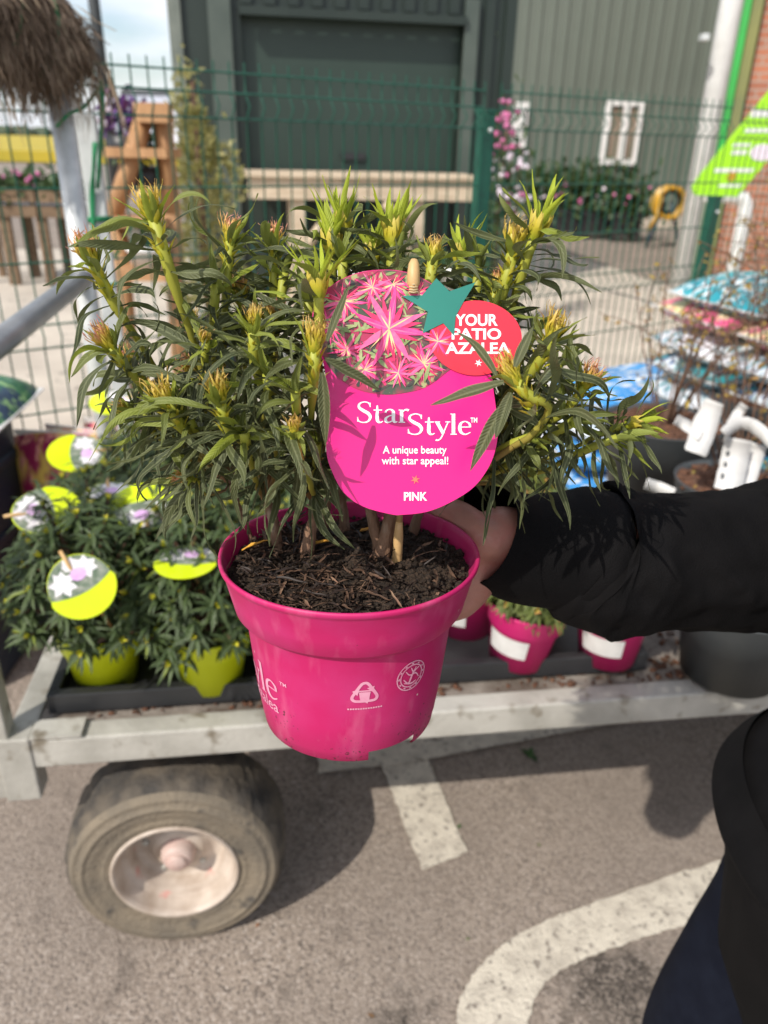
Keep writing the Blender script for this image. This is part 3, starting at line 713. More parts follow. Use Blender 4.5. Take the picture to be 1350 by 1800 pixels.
q = MB(); tb(q, .047, LEN - .047, .047, DEP - .047, .50, .524); part('deck', q, M_deck)
q = MB(); tb(q, -.03, .012, .0, .04, .405, 1.16); part('post', q, M_galv, bevel=.003)
zz = atY(140, 487, (TO + TY * DEP).y).z
pb = tw(.045, DEP - .01)
q = MB(); q.tube([pb + V((0, 0, .4)), pb + V((-.0, 0, 1.56))], .0235, 16); part('post', q, M_galvp)
for x, y in ((LEN - .02, .0), (LEN - .02, DEP - .02)):
    q = MB(); q.tube([tw(x, y, .4), tw(x, y, 1.2)], .022, 12); part('post', q, M_galvp)
best = None
for i in range(60):
    z = .75 + i * .008; a, b_ = pb + V((0, 0, zz)), tw(-.01, .02, z)
    for k in range(200):
        p = a + (b_ - a) * (k / 200); d = (p - CO); de = d.dot(CF); X_ = 675 + FPX * d.dot(CR) / de; Y_ = 900 - FPX * d.dot(CU) / de
        if X_ < 2:
            if best is None or abs(Y_ - 603) < best[0]: best = (abs(Y_ - 603), z)
            break
hz = best[1]
q = MB(); q.tube([pb + V((0, 0, zz)), tw(-.01, .02, hz)], .023, 14); part('handrail', q, mat('grey_handrail', (.23, .24, .25), (.30, .31, .32), scale=20, rough=.4, metal=.3))
# wheels
M_tyre = mat('dusty_tyre', (.215, .175, .125), (.14, .118, .09), scale=14, rough=.9, bump=.4, bscale=120, c3=(.075, .066, .056), scale3=30, lo3=.58, hi3=.72)
M_tread = mat('tyre_tread', (.045, .040, .035), (.125, .102, .076), scale=20, rough=.85, bump=.4, bscale=90)
M_rim = mat('dirty_cream_rim', (.52, .44, .37), (.33, .255, .195), scale=17, rough=.55, bump=.12, bscale=80, c3=(.52, .26, .22), scale3=21, lo3=.66, hi3=.74, lo=.4, hi=.7)
M_hub = mat('pink_hub', (.54, .42, .37), (.50, .34, .30), scale=30, rough=.5)
def wheel(x, y, out):
    """out = -1: the outer face looks towards -TY"""
    c = tw(x, y, .200); R = TR @ R3('X', rad(90 if out < 0 else -90))      # local +z -> outward
    q = MB(); q.lathe([(.114, .076), (.118, .081), (.124, .079), (.128, .0815), (.132, .0815), (.134, .080), (.146, .0845), (.158, .087), (.164, .0862), (.166, .0885), (.170, .0885), (.172, .0858), (.182, .0825), (.184, .0835), (.188, .0815), (.194, .070)], 72, c, R)
    ty = mesh('wheel', q, M_tyre, trolley)
    q = MB(); n = 96; prof = [(.194, .070), (.2045, .056), (.206, .03), (.207, .0), (.206, -.03), (.2045, -.056), (.194, -.070), (.17, -.085), (.118, -.078)]
    vs = []
    for i, (r, z) in enumerate(prof):
        for j in range(n):
            th = 2 * math.pi * j / n; rr = r - (.006 if (j + i) % 4 < 1 and 0 < i < 6 else 0); vs.append(c + R @ V((rr * math.cos(th), rr * math.sin(th), z)))
    q.add(vs, [(i * n + j, i * n + (j + 1) % n, (i + 1) * n + (j + 1) % n, (i + 1) * n + j) for i in range(len(prof) - 1) for j in range(n)])
    mesh('tread', q, M_tread, ty)
    q = MB(); q.lathe([(.115, .070), (.1195, .082), (.1165, .086), (.112, .084), (.109, .074), (.106, .050), (.101, .046), (.095, .044), (.091, .040), (.087, .018), (.082, .010), (.070, .012), (.056, .016), (.050, .026), (.044, .030), (.028, .030)], 56, c, R)
    rm = mesh('rim', q, M_rim, ty)
    q = MB(); q.lathe([(.034, .028), (.031, .046), (.026, .054), (.022, .056), (.0, .057)], 28, c, R); q.lathe([(.019, .056), (.0185, .062), (.015, .065), (0, .066)], 24, c, R); mesh('hub', q, M_hub, ty)
    for bi in range(5):
        ba = bi * 1.2566 + .4; bc = V((.064 * math.cos(ba), .064 * math.sin(ba), .012)); q = MB(); q.lathe([(.0075, 0), (.0075, .007), (.006, .009), (0, .009)], 6, c + R @ bc, R); mesh('wheel_bolt', q, M_galv, ty)
    q = MB(); q.tube([c + R @ V((.06, .055, .012)), c + R @ V((.063, .058, .045))], .004, 8); mesh('valve', q, M_dark, ty)
wx = tl(atZ(306, 1640))[0] + .024
wheel(wx, .066, -1); wheel(wx, DEP - .1, 1); wheel(LEN - .35, .066, -1); wheel(LEN - .35, DEP - .1, 1)
for x in (wx, LEN - .35):
    q = MB(); q.tube([tw(x, .12, .207), tw(x, DEP - .12, .207)], .022, 12); part('axle', q, M_galv)
    for y in (.26, DEP - .26):
        q = MB(); tb(q, x - .03, x + .03, y - .03, y + .03, .21, .499); part('axle_bracket', q, M_galv)

# bark and soil spilled over the deck
q = MB()
for i in range(1500):
    x = random.uniform(.06, LEN - .06) if i % 3 else random.uniform(1.15, LEN - .1); y = random.uniform(.05, .82)
    if i % 4 == 0: y = random.uniform(.05, .12)
    q.ball(tw(x, y, .527), random.uniform(.002, .007), 5, 3, (1.6, .9, .6), R3('Z', random.uniform(0, 3)), jit=.5)
o = setting('bark_crumbs', q, M_bark, 'stuff'); tag(o, 'brown bark and soil crumbs spilled over the trolley deck', 'bark')

# carry trays
def tray(lab, x0, y0, wx_, wy_):
    t = thing('carry_tray', lab, 'tray', tw(x0 + wx_ / 2, y0 + wy_ / 2, .526), (0, 0, TA), 'black plant trays on the trolley')
    q = MB(); z0, z1 = .532, .572
    for a in ((x0, x0 + wx_, y0, y0 + .02), (x0, x0 + wx_, y0 + wy_ - .02, y0 + wy_), (x0, x0 + .02, y0 + .021, y0 + wy_ - .021), (x0 + wx_ - .02, x0 + wx_, y0 + .021, y0 + wy_ - .021)): tb(q, *a, z0, z1)
    tb(q, x0 + .021, x0 + wx_ - .021, y0 + .021, y0 + wy_ - .021, .541, .546)
    mesh('rim', q, M_dark, t, bevel=.004)
    q = MB()
    for i in range(3):
        for j in range(2): q.lathe([(.055, .527), (.062, .541)], 20, tw(x0 + wx_ * (i + .5) / 3, y0 + wy_ * (j + .5) / 2))
    mesh('cup', q, M_dark, t)
xr_ = tl(atZ(1160, 1196, .55))[0]
tray('black carry tray under the front lime green pots', .062, .062, .52, .35)
tray('black carry tray under the back lime green pots', .062, .43, .52, .35)
tray('black carry tray under the front pink pots on the trolley', xr_ - .58, .075, .58, .34)
tray('black carry tray under the back pink pots on the trolley', xr_ - .58, .44, .58, .34)

# ------------------------------------------------------------------ potted azaleas on the trolley
M_limepot = mat('lime_pot', (.72, .82, .012), (.66, .76, .01), scale=8, rough=.35)
M_pinkpot = mat('pink_pot_small', (.76, .026, .21), (.70, .022, .18), scale=8, rough=.38)
M_leafd = leaf_mat('azalea_leaf_small', (.046, .074, .026), (.095, .135, .048), (.42, .50, .05), (.08, .12, .045), (.09, .14, .05), rough=.38)
M_leafy = leaf_mat('young_azalea_leaf', (.075, .11, .026), (.17, .21, .045), (.48, .46, .06), (.12, .15, .05), (.2, .22, .06))
M_budy = ramp_mat('small_bud', [(0, (.30, .38, .03)), (.6, (.62, .60, .04)), (1, (.55, .40, .05))])
M_budp = ramp_mat('small_pink_bud', [(0, (.30, .34, .03)), (.5, (.62, .45, .10)), (1, (.75, .22, .18))])
M_label = mat('white_label', (.66, .65, .63), (.54, .53, .51), scale=20, rough=.5)
def small_azalea(name, label, cat, group, pm, lm, bm, rad_, hh, seed, band=False, L=.043):
    R = random.Random(seed); st = random.getstate(); random.seed(seed)
    t = thing(name, label, cat, (0, 0, 0), group=group)
    q = MB(); q.lathe([(0, .003), (.050, .003), (.054, 0), (.066, .085), (.072, .088), (.076, .124), (.078, .126), (.076, .128), (.073, .125), (.069, .098)], 36)
    pot = mesh('pot', q, pm, t)
    if band:
        q = MB(); n = 14
        vs = [V(((r) * math.cos(a), r * math.sin(a), z)) for r, z in ((.0604, .036), (.0665, .078)) for a in [rad(-165 + 75 * i / n) for i in range(n + 1)]]
        q.add(vs, [(i, i + 1, i + n + 2, i + n + 1) for i in range(n)]); mesh('paper_band', q, M_label, pot)
    q = MB(); q.lathe([(.0715, .112), (.05, .116), (.0, .118)], 24); mesh('soil', q, M_soil, t)
    tips = []; fo = MB(); bu = MB(); stm = MB()
    nt = 60
    for i in range(nt):
        z = 1 - (i + .5) / nt * 1.0; a = i * 2.39996 + R.uniform(-.2, .2); r = math.sqrt(max(0, 1 - z * z))
        d = V((r * math.cos(a), r * math.sin(a), z)); tp = V((0, 0, .152)) + V((d.x * rad_, d.y * rad_, d.z * hh)) * R.uniform(.86, 1.06)
        d = (d + V((0, 0, .35))).normalized()
        stm.tube(bez(V((R.uniform(-.012, .012), R.uniform(-.012, .012), .11)), V((tp.x * .4, tp.y * .4, tp.z * .6 + .07)), tp, 5), [.003, .0026, .0022, .002, .0018], 5, cap=False)
        for k in range(17):
            aa = k * 2.4 + R.random(); up = V((0, 0, 1)) if abs(d.z) < .9 else V((1, 0, 0)); x = d.cross(up).normalized(); y = d.cross(x)
            o_ = x * math.cos(aa) + y * math.sin(aa); ld = (o_ + d * R.uniform(-.1, .75)).normalized()
            fo.leaf(tp - d * .004 * (k % 5), ld, d, L * R.uniform(.6, 1.15), .0066, 1.2, seg=4, across=3, youth=.0 if R.random() > .05 else .35)
        for k in range(18):
            o_ = rdir(); fo.leaf(tp * R.uniform(.5, 1.0) + V((0, 0, .03)), (V((d.x, d.y, .1)) + o_).normalized(), V((0, 0, 1)), L * R.uniform(.7, 1.1), .0070, 1.3, seg=4, across=3)
        for k in range(7):
            aa = k * 2.4; o_ = x * math.cos(aa) + y * math.sin(aa)
            bu.leaf(tp, d + o_ * .55, d, R.uniform(.010, .016), .005, -.3, seg=3, across=3, youth=1, down=-d)
    fo.cm = 1; fo.add(bu.v, bu.f, bu.c); mesh('stem', stm, M_twig, t); mesh('foliage', fo, [lm, bm], t)
    random.setstate(st); return t
lime = small_azalea('lime_pot_azalea', 'x', 'potted azalea', 'azaleas in lime green pots', M_limepot, M_leafd, M_budy, .148, .225, 3)
pinkp = small_azalea('pink_pot_azalea', 'x', 'potted azalea', 'azaleas in small pink pots on the trolley', M_pinkpot, M_leafy, M_budp, .095, .10, 5, True, .034)
def spot(px, py, z=.572, back=.072): x, y = tl(atZ(px, py, z)); return x, y + back
l1, l2 = spot(172, 1214), spot(368, 1218)
dx = l2[0] - l1[0]
lp = [(l1[0], l1[1], 'lime potted azalea at the front left corner of the trolley with a tilted round tag'),
      (l2[0], l2[1], 'lime potted azalea at the trolley front whose round tag is seen edge on'),
      (l1[0] - .03, l1[1] + .21, 'lime potted azalea in the second row at the left edge of the trolley'),
      (l2[0] - .03, l2[1] + .20, 'lime potted azalea in the second row with two tags above it'),
      (l1[0] + .02, l1[1] + .42, 'lime potted azalea in the third row below the left tag by the rear post'),
      (l2[0] - .02, l2[1] + .42, 'lime potted azalea in the third row behind the branches of the held plant'),
      (l1[0] + .08, l1[1] + .60, 'lime potted azalea in the back row nearest to the leaning metal pole'),
      (l2[0] + .02, l2[1] + .60, 'lime potted azalea in the back row right of the leaning pole'),
      (l2[0] + .19, l2[1] + .05, 'lime potted azalea at the trolley front hidden behind the held pink pot'),
      (l2[0] + .18, l2[1] + .25, 'lime potted azalea in the second row behind the rim of the held pink pot'),
      ((l1[0] + l2[0]) / 2 - .02, l1[1] + .11, 'lime potted azalea squeezed between the two front ones and the second row'),
      ((l1[0] + l2[0]) / 2 - .02, l1[1] + .31, 'lime potted azalea squeezed between the second and third rows'),
      ((l1[0] + l2[0]) / 2 + .02, l1[1] + .51, 'lime potted azalea squeezed in between the third and back rows')]
for i, (x, y, lab) in enumerate(lp):
    y = min(y, .76)
    o = lime if i == 0 else copy_tree(lime)
    o.location = tw(x, y, .5475); o.rotation_euler = (0, 0, i * 1.3); o['label'] = lab; o.scale = (1, 1, .86 if i > 1 else .95)
p1, p2, p3 = spot(928, 1182, .565), spot(1094, 1178, .565), spot(832, 1118, .572)
pp = [(p1[0], p1[1], 'small pink potted azalea at the trolley front just right of the held pot'),
      (p2[0], p2[1], 'small pink potted azalea at the trolley front below the black sleeve'),
      (p3[0], p3[1], 'small pink potted azalea in the second row partly hidden by the held pot'),
      (p2[0] - .09, p1[1] + .19, 'small pink potted azalea in the second row hidden behind the black cuff'),
      (p1[0] - .05, p1[1] + .40, 'small pink potted azalea in the third row above the black cuff'),
      (p2[0] - .06, p1[1] + .40, 'small pink potted azalea in the third row right of the cuff'),
      (p1[0] + .04, p1[1] + .58, 'small pink potted azalea in the back row left of the white ground label'),
      (p2[0] - .10, p1[1] + .58, 'small pink potted azalea in the back row nearest the big bark filled pot')]
for i, (x, y, lab) in enumerate(pp):
    o = pinkp if i == 0 else copy_tree(pinkp)
    o.location = tw(x, min(y, .76), .5475); o.rotation_euler = (0, (.1 if i == 0 else 0), (0, .12, -.1, .4, 1, 2, 3, 4)[i]); o['label'] = lab
for i, px in ((0, 640), (1, 560), (2, 745)):
    pass

# round lime tags stuck in the plants
M_tagl = mat('lime_tag', (.62, .74, .01), (.56, .68, .01), scale=12, rough=.25)
M_tagd = mat('tag_photo', (.10, .15, .09), (.32, .33, .27), scale=90, rough=.3)
M_tagw = mat('tag_white_flower', (.80, .78, .76), (.66, .62, .66), scale=120, rough=.3)
M_tagp = mat('tag_lilac_flower', (.62, .35, .66), (.72, .5, .74), scale=90, rough=.3)
M_cane = mat('bamboo', (.62, .40, .18), (.52, .32, .13), scale=20, rough=.5, stretch=(1, 1, .1))
def round_tag(px, py, z, ratio, roll, r, lab, stake=True, depth=None):
    c = atZ(px, py, z); vd = -(c - CO).normalized(); x = CR.copy(); ph = math.acos(ratio)
    up = x.cross(vd) * -1
    n = (vd * math.cos(ph) + V((0, 0, 1)) * math.sin(ph)).normalized(); x = (x - n * x.dot(n)).normalized(); y = n.cross(x)
    R = R3(n, roll) if False else Matrix.Rotation(roll, 3, n); x = R @ x; y = R @ y
    P = lambda u, v, h=0: c + x * u * r + y * v * r + n * h
    t = thing('round_tag', lab, 'plant tag', c, group='round lime tags on the azaleas')
    q = MB(); q.poly([P(math.cos(a) * (1 if math.sin(a) < 0 else .93), math.sin(a)) for a in [2 * math.pi * i / 40 for i in range(40)]], -n * .0012); cd_ = mesh('card', q, M_tagl, t)
    q = MB(); q.poly([P(.92 * math.cos(a), .97 * math.sin(a), .0005) for a in [math.pi * i / 20 for i in range(21)]] + [P(u, -.22 * (1 - u * u / .86), .0005) for u in (-.8, -.5, -.2, .1, .4, .7)]); mesh('photo_print', q, M_tagd, cd_)
    q = MB(); rr = random.Random(int(px))
    for (fu, fv, s_) in ((-.42, .28, .42), (.36, .46, .38), (.02, .72, .25)):
        for k in range(7):
            a = k * .8976 + rr.random() * .4; b_ = (math.cos(a), math.sin(a)); w_ = .075
            q.poly([P(fu + b_[0] * s_ * e - b_[1] * s * w_, fv + b_[1] * s_ * e + b_[0] * s * w_, .001 + k * .00002) for e, s in ((.05, -1), (.6, -1.5), (1, 0), (.6, 1.5), (.05, 1))])
    mesh('white_flower', q, M_tagw, cd_)
    q = MB(); q.poly([P(.1 + .24 * math.cos(a), .36 + .2 * math.sin(a), .0014) for a in [i * .52 for i in range(12)]]); mesh('lilac_flower', q, M_tagp, cd_)
    q = MB(); s0 = P(0, .98, .004); q.tube([s0 + y * .012, P(0, .8, .003), P(0, .4, -.004), V((c.x, c.y + .085, z - .13))], [.003, .003, .003, .003], 8); mesh('stake', q, M_cane, t)
round_tag(143, 1030, .845, .97, rad(35), .050, 'round lime tag with white flowers facing the front at the left plant')
round_tag(82, 897, .87, .52, rad(115), .056, 'round lime tag at the left edge of the trolley with its flowers to the right')
round_tag(252, 890, .875, .50, rad(-160), .055, 'round lime tag lying back with its white flowers lowest, in the second row')
round_tag(192, 872, .87, .13, rad(20), .050, 'round tag lying almost flat, seen just left of the lime second row tag')
round_tag(327, 986, .845, .07, rad(0), .050, 'round tag seen edge on, left of the rim of the big pink pot')
round_tag(134, 795, .87, .45, rad(-75), .056, 'round lime tag in the third row below the leaning metal pole')
round_tag(197, 706, .88, .35, rad(-60), .052, 'round lime tag in the back row behind the twisted leaves')

# ------------------------------------------------------------------ bare shrubs in dark pots with white labels
def shrub(px, py, z, r, h, lab, seed, n, top):
    c = atZ(px, py, z); R = random.Random(seed); base = V((c.x, c.y, z - h))
    t = thing('bare_shrub', lab, 'potted shrub', base, group='bare shrubs in dark pots')
    q = MB(); q.lathe([(0, .004), (r * .74, .004), (r * .76, 0), (r * .93, h * .8), (r * .96, h * .82), (r, h * .985), (r * 1.02, h), (r * .98, h * 1.0), (r * .93, h * .9)], 48, base); mesh('pot', q, M_dgrey, t)
    q = MB(); q.lathe([(r * .95, h * .93), (r * .6, h * .95), (0, h * .96)], 30, base)
    for i in range(240):
        a = R.uniform(0, 6.28); u = r * .92 * math.sqrt(R.random()); q.ball(base + V((u * math.cos(a), u * math.sin(a), h * .955)), R.uniform(.005, .014), 5, 3, (1.6, 1, .5), R3('Z', R.uniform(0, 3)), jit=.5)
    mesh('bark_mulch', q, M_bark, t)
    st = MB(); lv = MB()
    for i in range(n):
        a = R.uniform(0, 6.28); o_ = V((math.cos(a), math.sin(a), 0)); s0 = base + o_ * R.uniform(0, .03) + V((0, 0, h * .94)); e = base + o_ * R.uniform(.05, .26) + V((0, 0, h + top * R.uniform(.6, 1)))
        pth = bez(s0, (s0 + e) / 2 + o_ * R.uniform(-.05, .06), e, 9); pth = [p + V((R.uniform(-1, 1), R.uniform(-1, 1), 0)) * .005 for p in pth]
        st.tube(pth, [.0035 - .0026 * k / 8 for k in range(9)], 5, cap=False)
        for k in range(2, 9):
            p = pth[k]
            if R.random() < .8:
                dd = V((R.uniform(-1, 1), R.uniform(-1, 1), R.uniform(.1, 1))).normalized(); e2 = p + dd * R.uniform(.05, .17); st.tube([p, (p + e2) / 2 + V((0, 0, .006)), e2], [.0016, .0012, .0008], 4, cap=False)
                for kk in range(3):
                    lv.leaf(p + (e2 - p) * R.uniform(.3, 1), rdir(R), rdir(R), R.uniform(.010, .02), .009, .5, seg=2, across=3, youth=R.random())
    st.cm = 1; st.add(lv.v, lv.f, lv.c); mesh('twig_crown', st, [M_twig, M_budleaf], t)
M_budleaf = leaf_mat('russet_bud_leaf', (.24, .10, .04), (.34, .18, .06), (.50, .36, .06), (.3, .2, .07), (.4, .25, .1))
shrub(1168, 738, .76, .165, .225, 'bare shrub in a dark pot on the trolley, left of the white labels', 11, 13, .50)
shrub(1290, 845, .76, .13, .225, 'bare shrub in a dark pot on the trolley, behind the lower white labels', 12, 14, .52)
shrub(1345, 700, .76, .135, .225, 'bare twiggy shrub at the right edge in front of the compost bags', 13, 15, .60)
shrub(1312, 1050, .70, .118, .165, 'bare shrub in a wide dark pot at the trolley front under the sleeve', 14, 3, .12)
def strip(lab, pts, depth, name='paper_label'):
    """pts: pixel centre line with half widths (px); a folded paper label of real thickness"""
    c = atD(pts[len(pts) // 2][0], pts[len(pts) // 2][1], depth)
    q = MB(); P = crom([(a, b_, 0) for a, b_, w_ in pts], 5); W_ = [w_ for a, b_, w_ in pts]; vs = []; k = len(P)
    for i, p in enumerate(P):
        d = (P[min(i + 1, k - 1)] - P[max(0, i - 1)]).normalized(); nn = V((-d.y, d.x, 0)); u = i / (k - 1) * (len(W_) - 1); a = int(min(u, len(W_) - 2)); ww = W_[a] + (W_[a + 1] - W_[a]) * (u - a)
        dd = depth + .02 * math.sin(i / (k - 1) * 3.2) + .005 * NZ.noise(V((i * .45, pts[0][0] * .1, 0)))
        for s_ in (-1, 0, 1): ew = ww * (1 + .12 * NZ.noise(V((i * .7, s_ * 3.1, pts[0][1] * .1)))); vs.append(atD((p + nn * ew * s_).x, (p + nn * ew * s_).y, dd + .006 * s_ * (1 if pts[0][0] % 2 < 1 else -1)))
    q.add(vs, [(i * 3 + j, i * 3 + j + 1, i * 3 + j + 4, i * 3 + j + 3) for i in range(k - 1) for j in (0, 1)])
    q2 = MB(); nn = ray(1250, 780).normalized() * -.002
    for i in range(3, k - 3, 2):
        if pts[0][2] > 18:
            a, b_ = vs[i * 3 + 1] + nn * 2, vs[i * 3 + 2] + nn * 2; d = vs[i * 3 + 4] - vs[i * 3 + 1]
            q2.poly([a + (b_ - a) * .45, a + (b_ - a) * .68, a + (b_ - a) * .68 + d * .8, a + (b_ - a) * .45 + d * .8])
    o = tag(mesh(name, q, M_label), lab, 'label', 'white paper labels on the bare shrubs')
    sl = o.modifiers.new('thick', 'SOLIDIFY'); sl.thickness = .0012
    WM[o.name] = Matrix()
    if q2.v: mesh('small_print', q2, M_dgrey, o)
strip('upper broad white paper label folded over the bare shrub', [(1256, 706, 17), (1240, 748, 22), (1222, 796, 20)], 1.62)
strip('short white paper label sticking out left of the broad upper label', [(1189, 737, 9), (1206, 747, 10), (1232, 766, 9)], 1.63)
strip('lower broad white paper label hanging straight above the sleeve', [(1298, 772, 24), (1290, 815, 25), (1278, 862, 24)], 1.5)
strip('narrow white paper label with print at the right of the lower broad label', [(1334, 782, 14), (1322, 820, 15), (1308, 866, 15)], 1.52)
strip('arched white paper label bending over the lower labels', [(1272, 762, 9), (1300, 744, 11), (1330, 752, 12), (1360, 782, 10)], 1.47)
strip('small white paper label poking up behind the arched label', [(1308, 712, 8), (1296, 728, 9), (1284, 746, 8)], 1.62)
strip('white paper label lying low just above the black sleeve beside the bark', [(1136, 850, 10), (1158, 858, 11), (1184, 868, 10)], 1.48)

# ------------------------------------------------------------------ compost bags
def bag_mat(name, c1, c2, c3):
    m = mat(name, c1, c2, scale=9, rough=.35, lo=.46, hi=.56, c3=c3, scale3=34, lo3=.54, hi3=.60, bump=.5, bscale=24, stretch=(.6, 1.5, 1.5)); return m
BM = {'teal': bag_mat('teal_bag', (.02, .25, .31), (.04, .33, .38), (.72, .78, .8)),
      'pink': bag_mat('pink_bag', (.72, .10, .24), (.70, .58, .26), (.75, .68, .45)),
      'white': bag_mat('white_bag', (.72, .74, .78), (.55, .6, .66), (.05, .25, .30)),
      'tealw': bag_mat('teal_white_bag', (.04, .25, .28), (.66, .7, .74), (.03, .08, .22)),
      'blue': bag_mat('blue_bag', (.03, .15, .42), (.04, .2, .5), (.74, .75, .76)),
      'navy': bag_mat('navy_bag', (.02, .05, .16), (.03, .12, .3), (.7, .72, .75)),
      'sky': bag_mat('sky_blue_bag', (.05, .27, .62), (.06, .32, .68), (.75, .76, .74)),
      'red': bag_mat('magenta_bag', (.30, .02, .08), (.70, .48, .10), (.72, .3, .25)),
      'yellow': bag_mat('yellow_bag', (.75, .50, .10), (.7, .2, .25), (.75, .7, .55)),
      'greenb': bag_mat('dark_green_bag', (.03, .16, .07), (.03, .06, .12), (.3, .5, .2))}
def bag_mesh(seed, L=.66, W_=.40, H_=.13):
    q = MB(); n, k = 22, 14; vs = []
    for side in (1, -1):
        for i in range(n + 1):
            for j in range(k + 1):
                u = -1 + 2 * i / n; v = -1 + 2 * j / k
                h = (max(0, 1 - abs(u) ** 3.2)) ** .55 * (max(0, 1 - abs(v) ** 3)) ** .5
                wr = .012 * NZ.noise(V((u * 3 + seed, v * 4, side * 2.0))) + .02 * NZ.noise(V((u * 1.3 + seed * 2, v * 1.6, 4)))
                vs.append(V((u * L / 2 * (1 - .05 * abs(v) ** 4), v * W_ / 2 * (1 - .06 * abs(u) ** 6), side * (h * (H_ / 2 + wr) + .0012))))
    o_ = (n + 1) * (k + 1)
    fs = []
    for i in range(n):
        for j in range(k):
            a = i * (k + 1) + j; fs.append((a, a + k + 1, a + k + 2, a + 1)); fs.append((o_ + a, o_ + a + 1, o_ + a + k + 2, o_ + a + k + 1))
    q.add(vs, fs); return q
def bag(kind, lab, loc, rot, seed, group, H_=.13):
    q = bag_mesh(seed, H_=H_); o = mesh('compost_bag', q, BM[kind]); o.location = loc; o.rotation_euler = rot; tag(o, lab, 'bag', group); WM[o.name] = Matrix.LocRotScale(V(loc), __import__('mathutils').Euler(rot), None)
    for e in (-.326, .326):
        s_ = MB(); s_.box((e, 0, 0), (.016, .37, .004)); mesh('seam', s_, M_label, o, world=False)
    return o
E0 = V((.925, 2.72, .0)); ED = V((.36, -.93, 0)).normalized(); EN = V((-ED.y, ED.x, 0)); ea = math.atan2(EN.y, EN.x)
def pallet(lab, c, a, L, W_, z0, z1, group='pallets under the bags'):
    t = thing('pallet', lab, 'pallet', c, group=group); R = R3('Z', a); ax = R @ V((1, 0, 0)); ay = R @ V((0, 1, 0))
    for i in range(5):
        q = MB(); q.box(c + ay * (W_ * (i / 4 - .5)) + V((0, 0, z1 - .011)), (L, W_ * .17, .022), R); mesh('slat', q, M_wood, t)
    for i in (-1, 0, 1):
        q = MB(); q.box(c + ax * (i * L * .44) + V((0, 0, (z1 + z0) / 2 - .011)), (.1, W_ * 1.1, z1 - z0 - .022), R); mesh('bearer', q, M_wood, t)
lay = [('navy', .125), ('tealw', .215), ('blue', .305), ('white', .395), ('navy', .485), ('tealw', .575), ('white', .665), ('tealw', .755), ('white', .845), ('pink', .935)]
hl = ['lowest layer', 'second layer', 'third layer', 'fourth layer', 'fifth layer', 'sixth layer', 'seventh layer', 'eighth layer', 'ninth layer', 'top full layer']
kn = {'navy': 'navy', 'blue': 'blue', 'tealw': 'teal and white', 'white': 'white', 'pink': 'pink and yellow', 'teal': 'teal'}
wn = ['far', 'middle', 'near']
pallet('low timber pallet under the tall stack of compost bags', E0 + ED * .55 + EN * .36, ea, .8, 1.2, 0, .07)
for li, (kd, z) in enumerate(lay):
    for k in range(3):
        c = E0 + ED * (.14 + .41 * k + random.uniform(-.02, .02)) + EN * (.33 + random.uniform(-.02, .03))
        bag(kd, f'{kn[kd]} compost bag, {wn[k]} one in the {hl[li]} of the tall stack', (c.x, c.y, z), (random.uniform(-.04, .04), random.uniform(-.04, .04), ea + random.uniform(-.05, .05)), li * 7 + k * 3 + 1, 'compost bags in the tall stack', .105)
for k, (u, v, z) in enumerate(((.16, .36, 1.02), (.58, .40, 1.025), (.98, .40, 1.02))):
    c = E0 + ED * u + EN * v; bag('teal', f'teal compost bag on top of the tall stack, {wn[k]} one', (c.x, c.y, z), (.05, -.04, ea + (.2, -.25, .1)[k]), 40 + k, 'compost bags in the tall stack', .10)
c = atZ(1115, 650, .62); pallet('low timber pallet under the short stack of blue bags', V((c.x, c.y, 0)), .1, .75, .6, 0, .08)
for k, z in enumerate((.150, .28, .41, .545)):
    bag(('sky', 'sky', 'white', 'sky')[k], ['lowest blue bag of the short stack in front of the fence', 'second blue bag of the short stack by the fence', 'white bag third in the short stack by the fence', 'bright blue bag with white print on top of the short stack'][k], (c.x + random.uniform(-.02, .02), c.y, z), (.0, .02, .12 + .1 * k), 60 + k, 'bags in the short stack')
M_navycr = mat('navy_crate', (.012, .018, .030), (.016, .026, .042), scale=5, rough=.45)
def upright(kind, px, py, y, lab, seed, ry):
    a = atY(px, py, y); o = bag(kind, lab, (a.x, y, .34), (rad(8), rad(90), rad(90) + ry), seed, 'bags standing behind the trolley'); return o
upright('red', 118, 655, 2.10, 'magenta and yellow compost bag standing behind the trolley by the leaning pole', 71, .1)
upright('yellow', 168, 700, 2.12, 'yellow and pink compost bag standing half hidden by azalea leaves', 72, -.1)
a = atY(26, 700, 1.95); t = thing('storage_crate', 'dark blue plastic crate at the left edge under a green bag', 'crate', (a.x - .34, 1.95, 0))
q = MB(); q.box((a.x - .34, 1.95, .36), (.46, .38, .72)); mesh('crate_body', q, M_navycr, t, bevel=.02)
for z in (.2, .4, .6):
    q = MB(); q.box((a.x - .34, 1.95, z), (.48, .40, .03)); mesh('ridge', q, M_navycr, t, bevel=.008)
bag('greenb', 'green and white compost bag lying on the dark blue crate at the left edge', (a.x - .33, 1.95, .80), (0, .06, .1), 73, 'bags standing behind the trolley', .15)
upright('red', 236, 640, 2.2, 'magenta bag behind the curling branches of the held azalea', 74, .0)

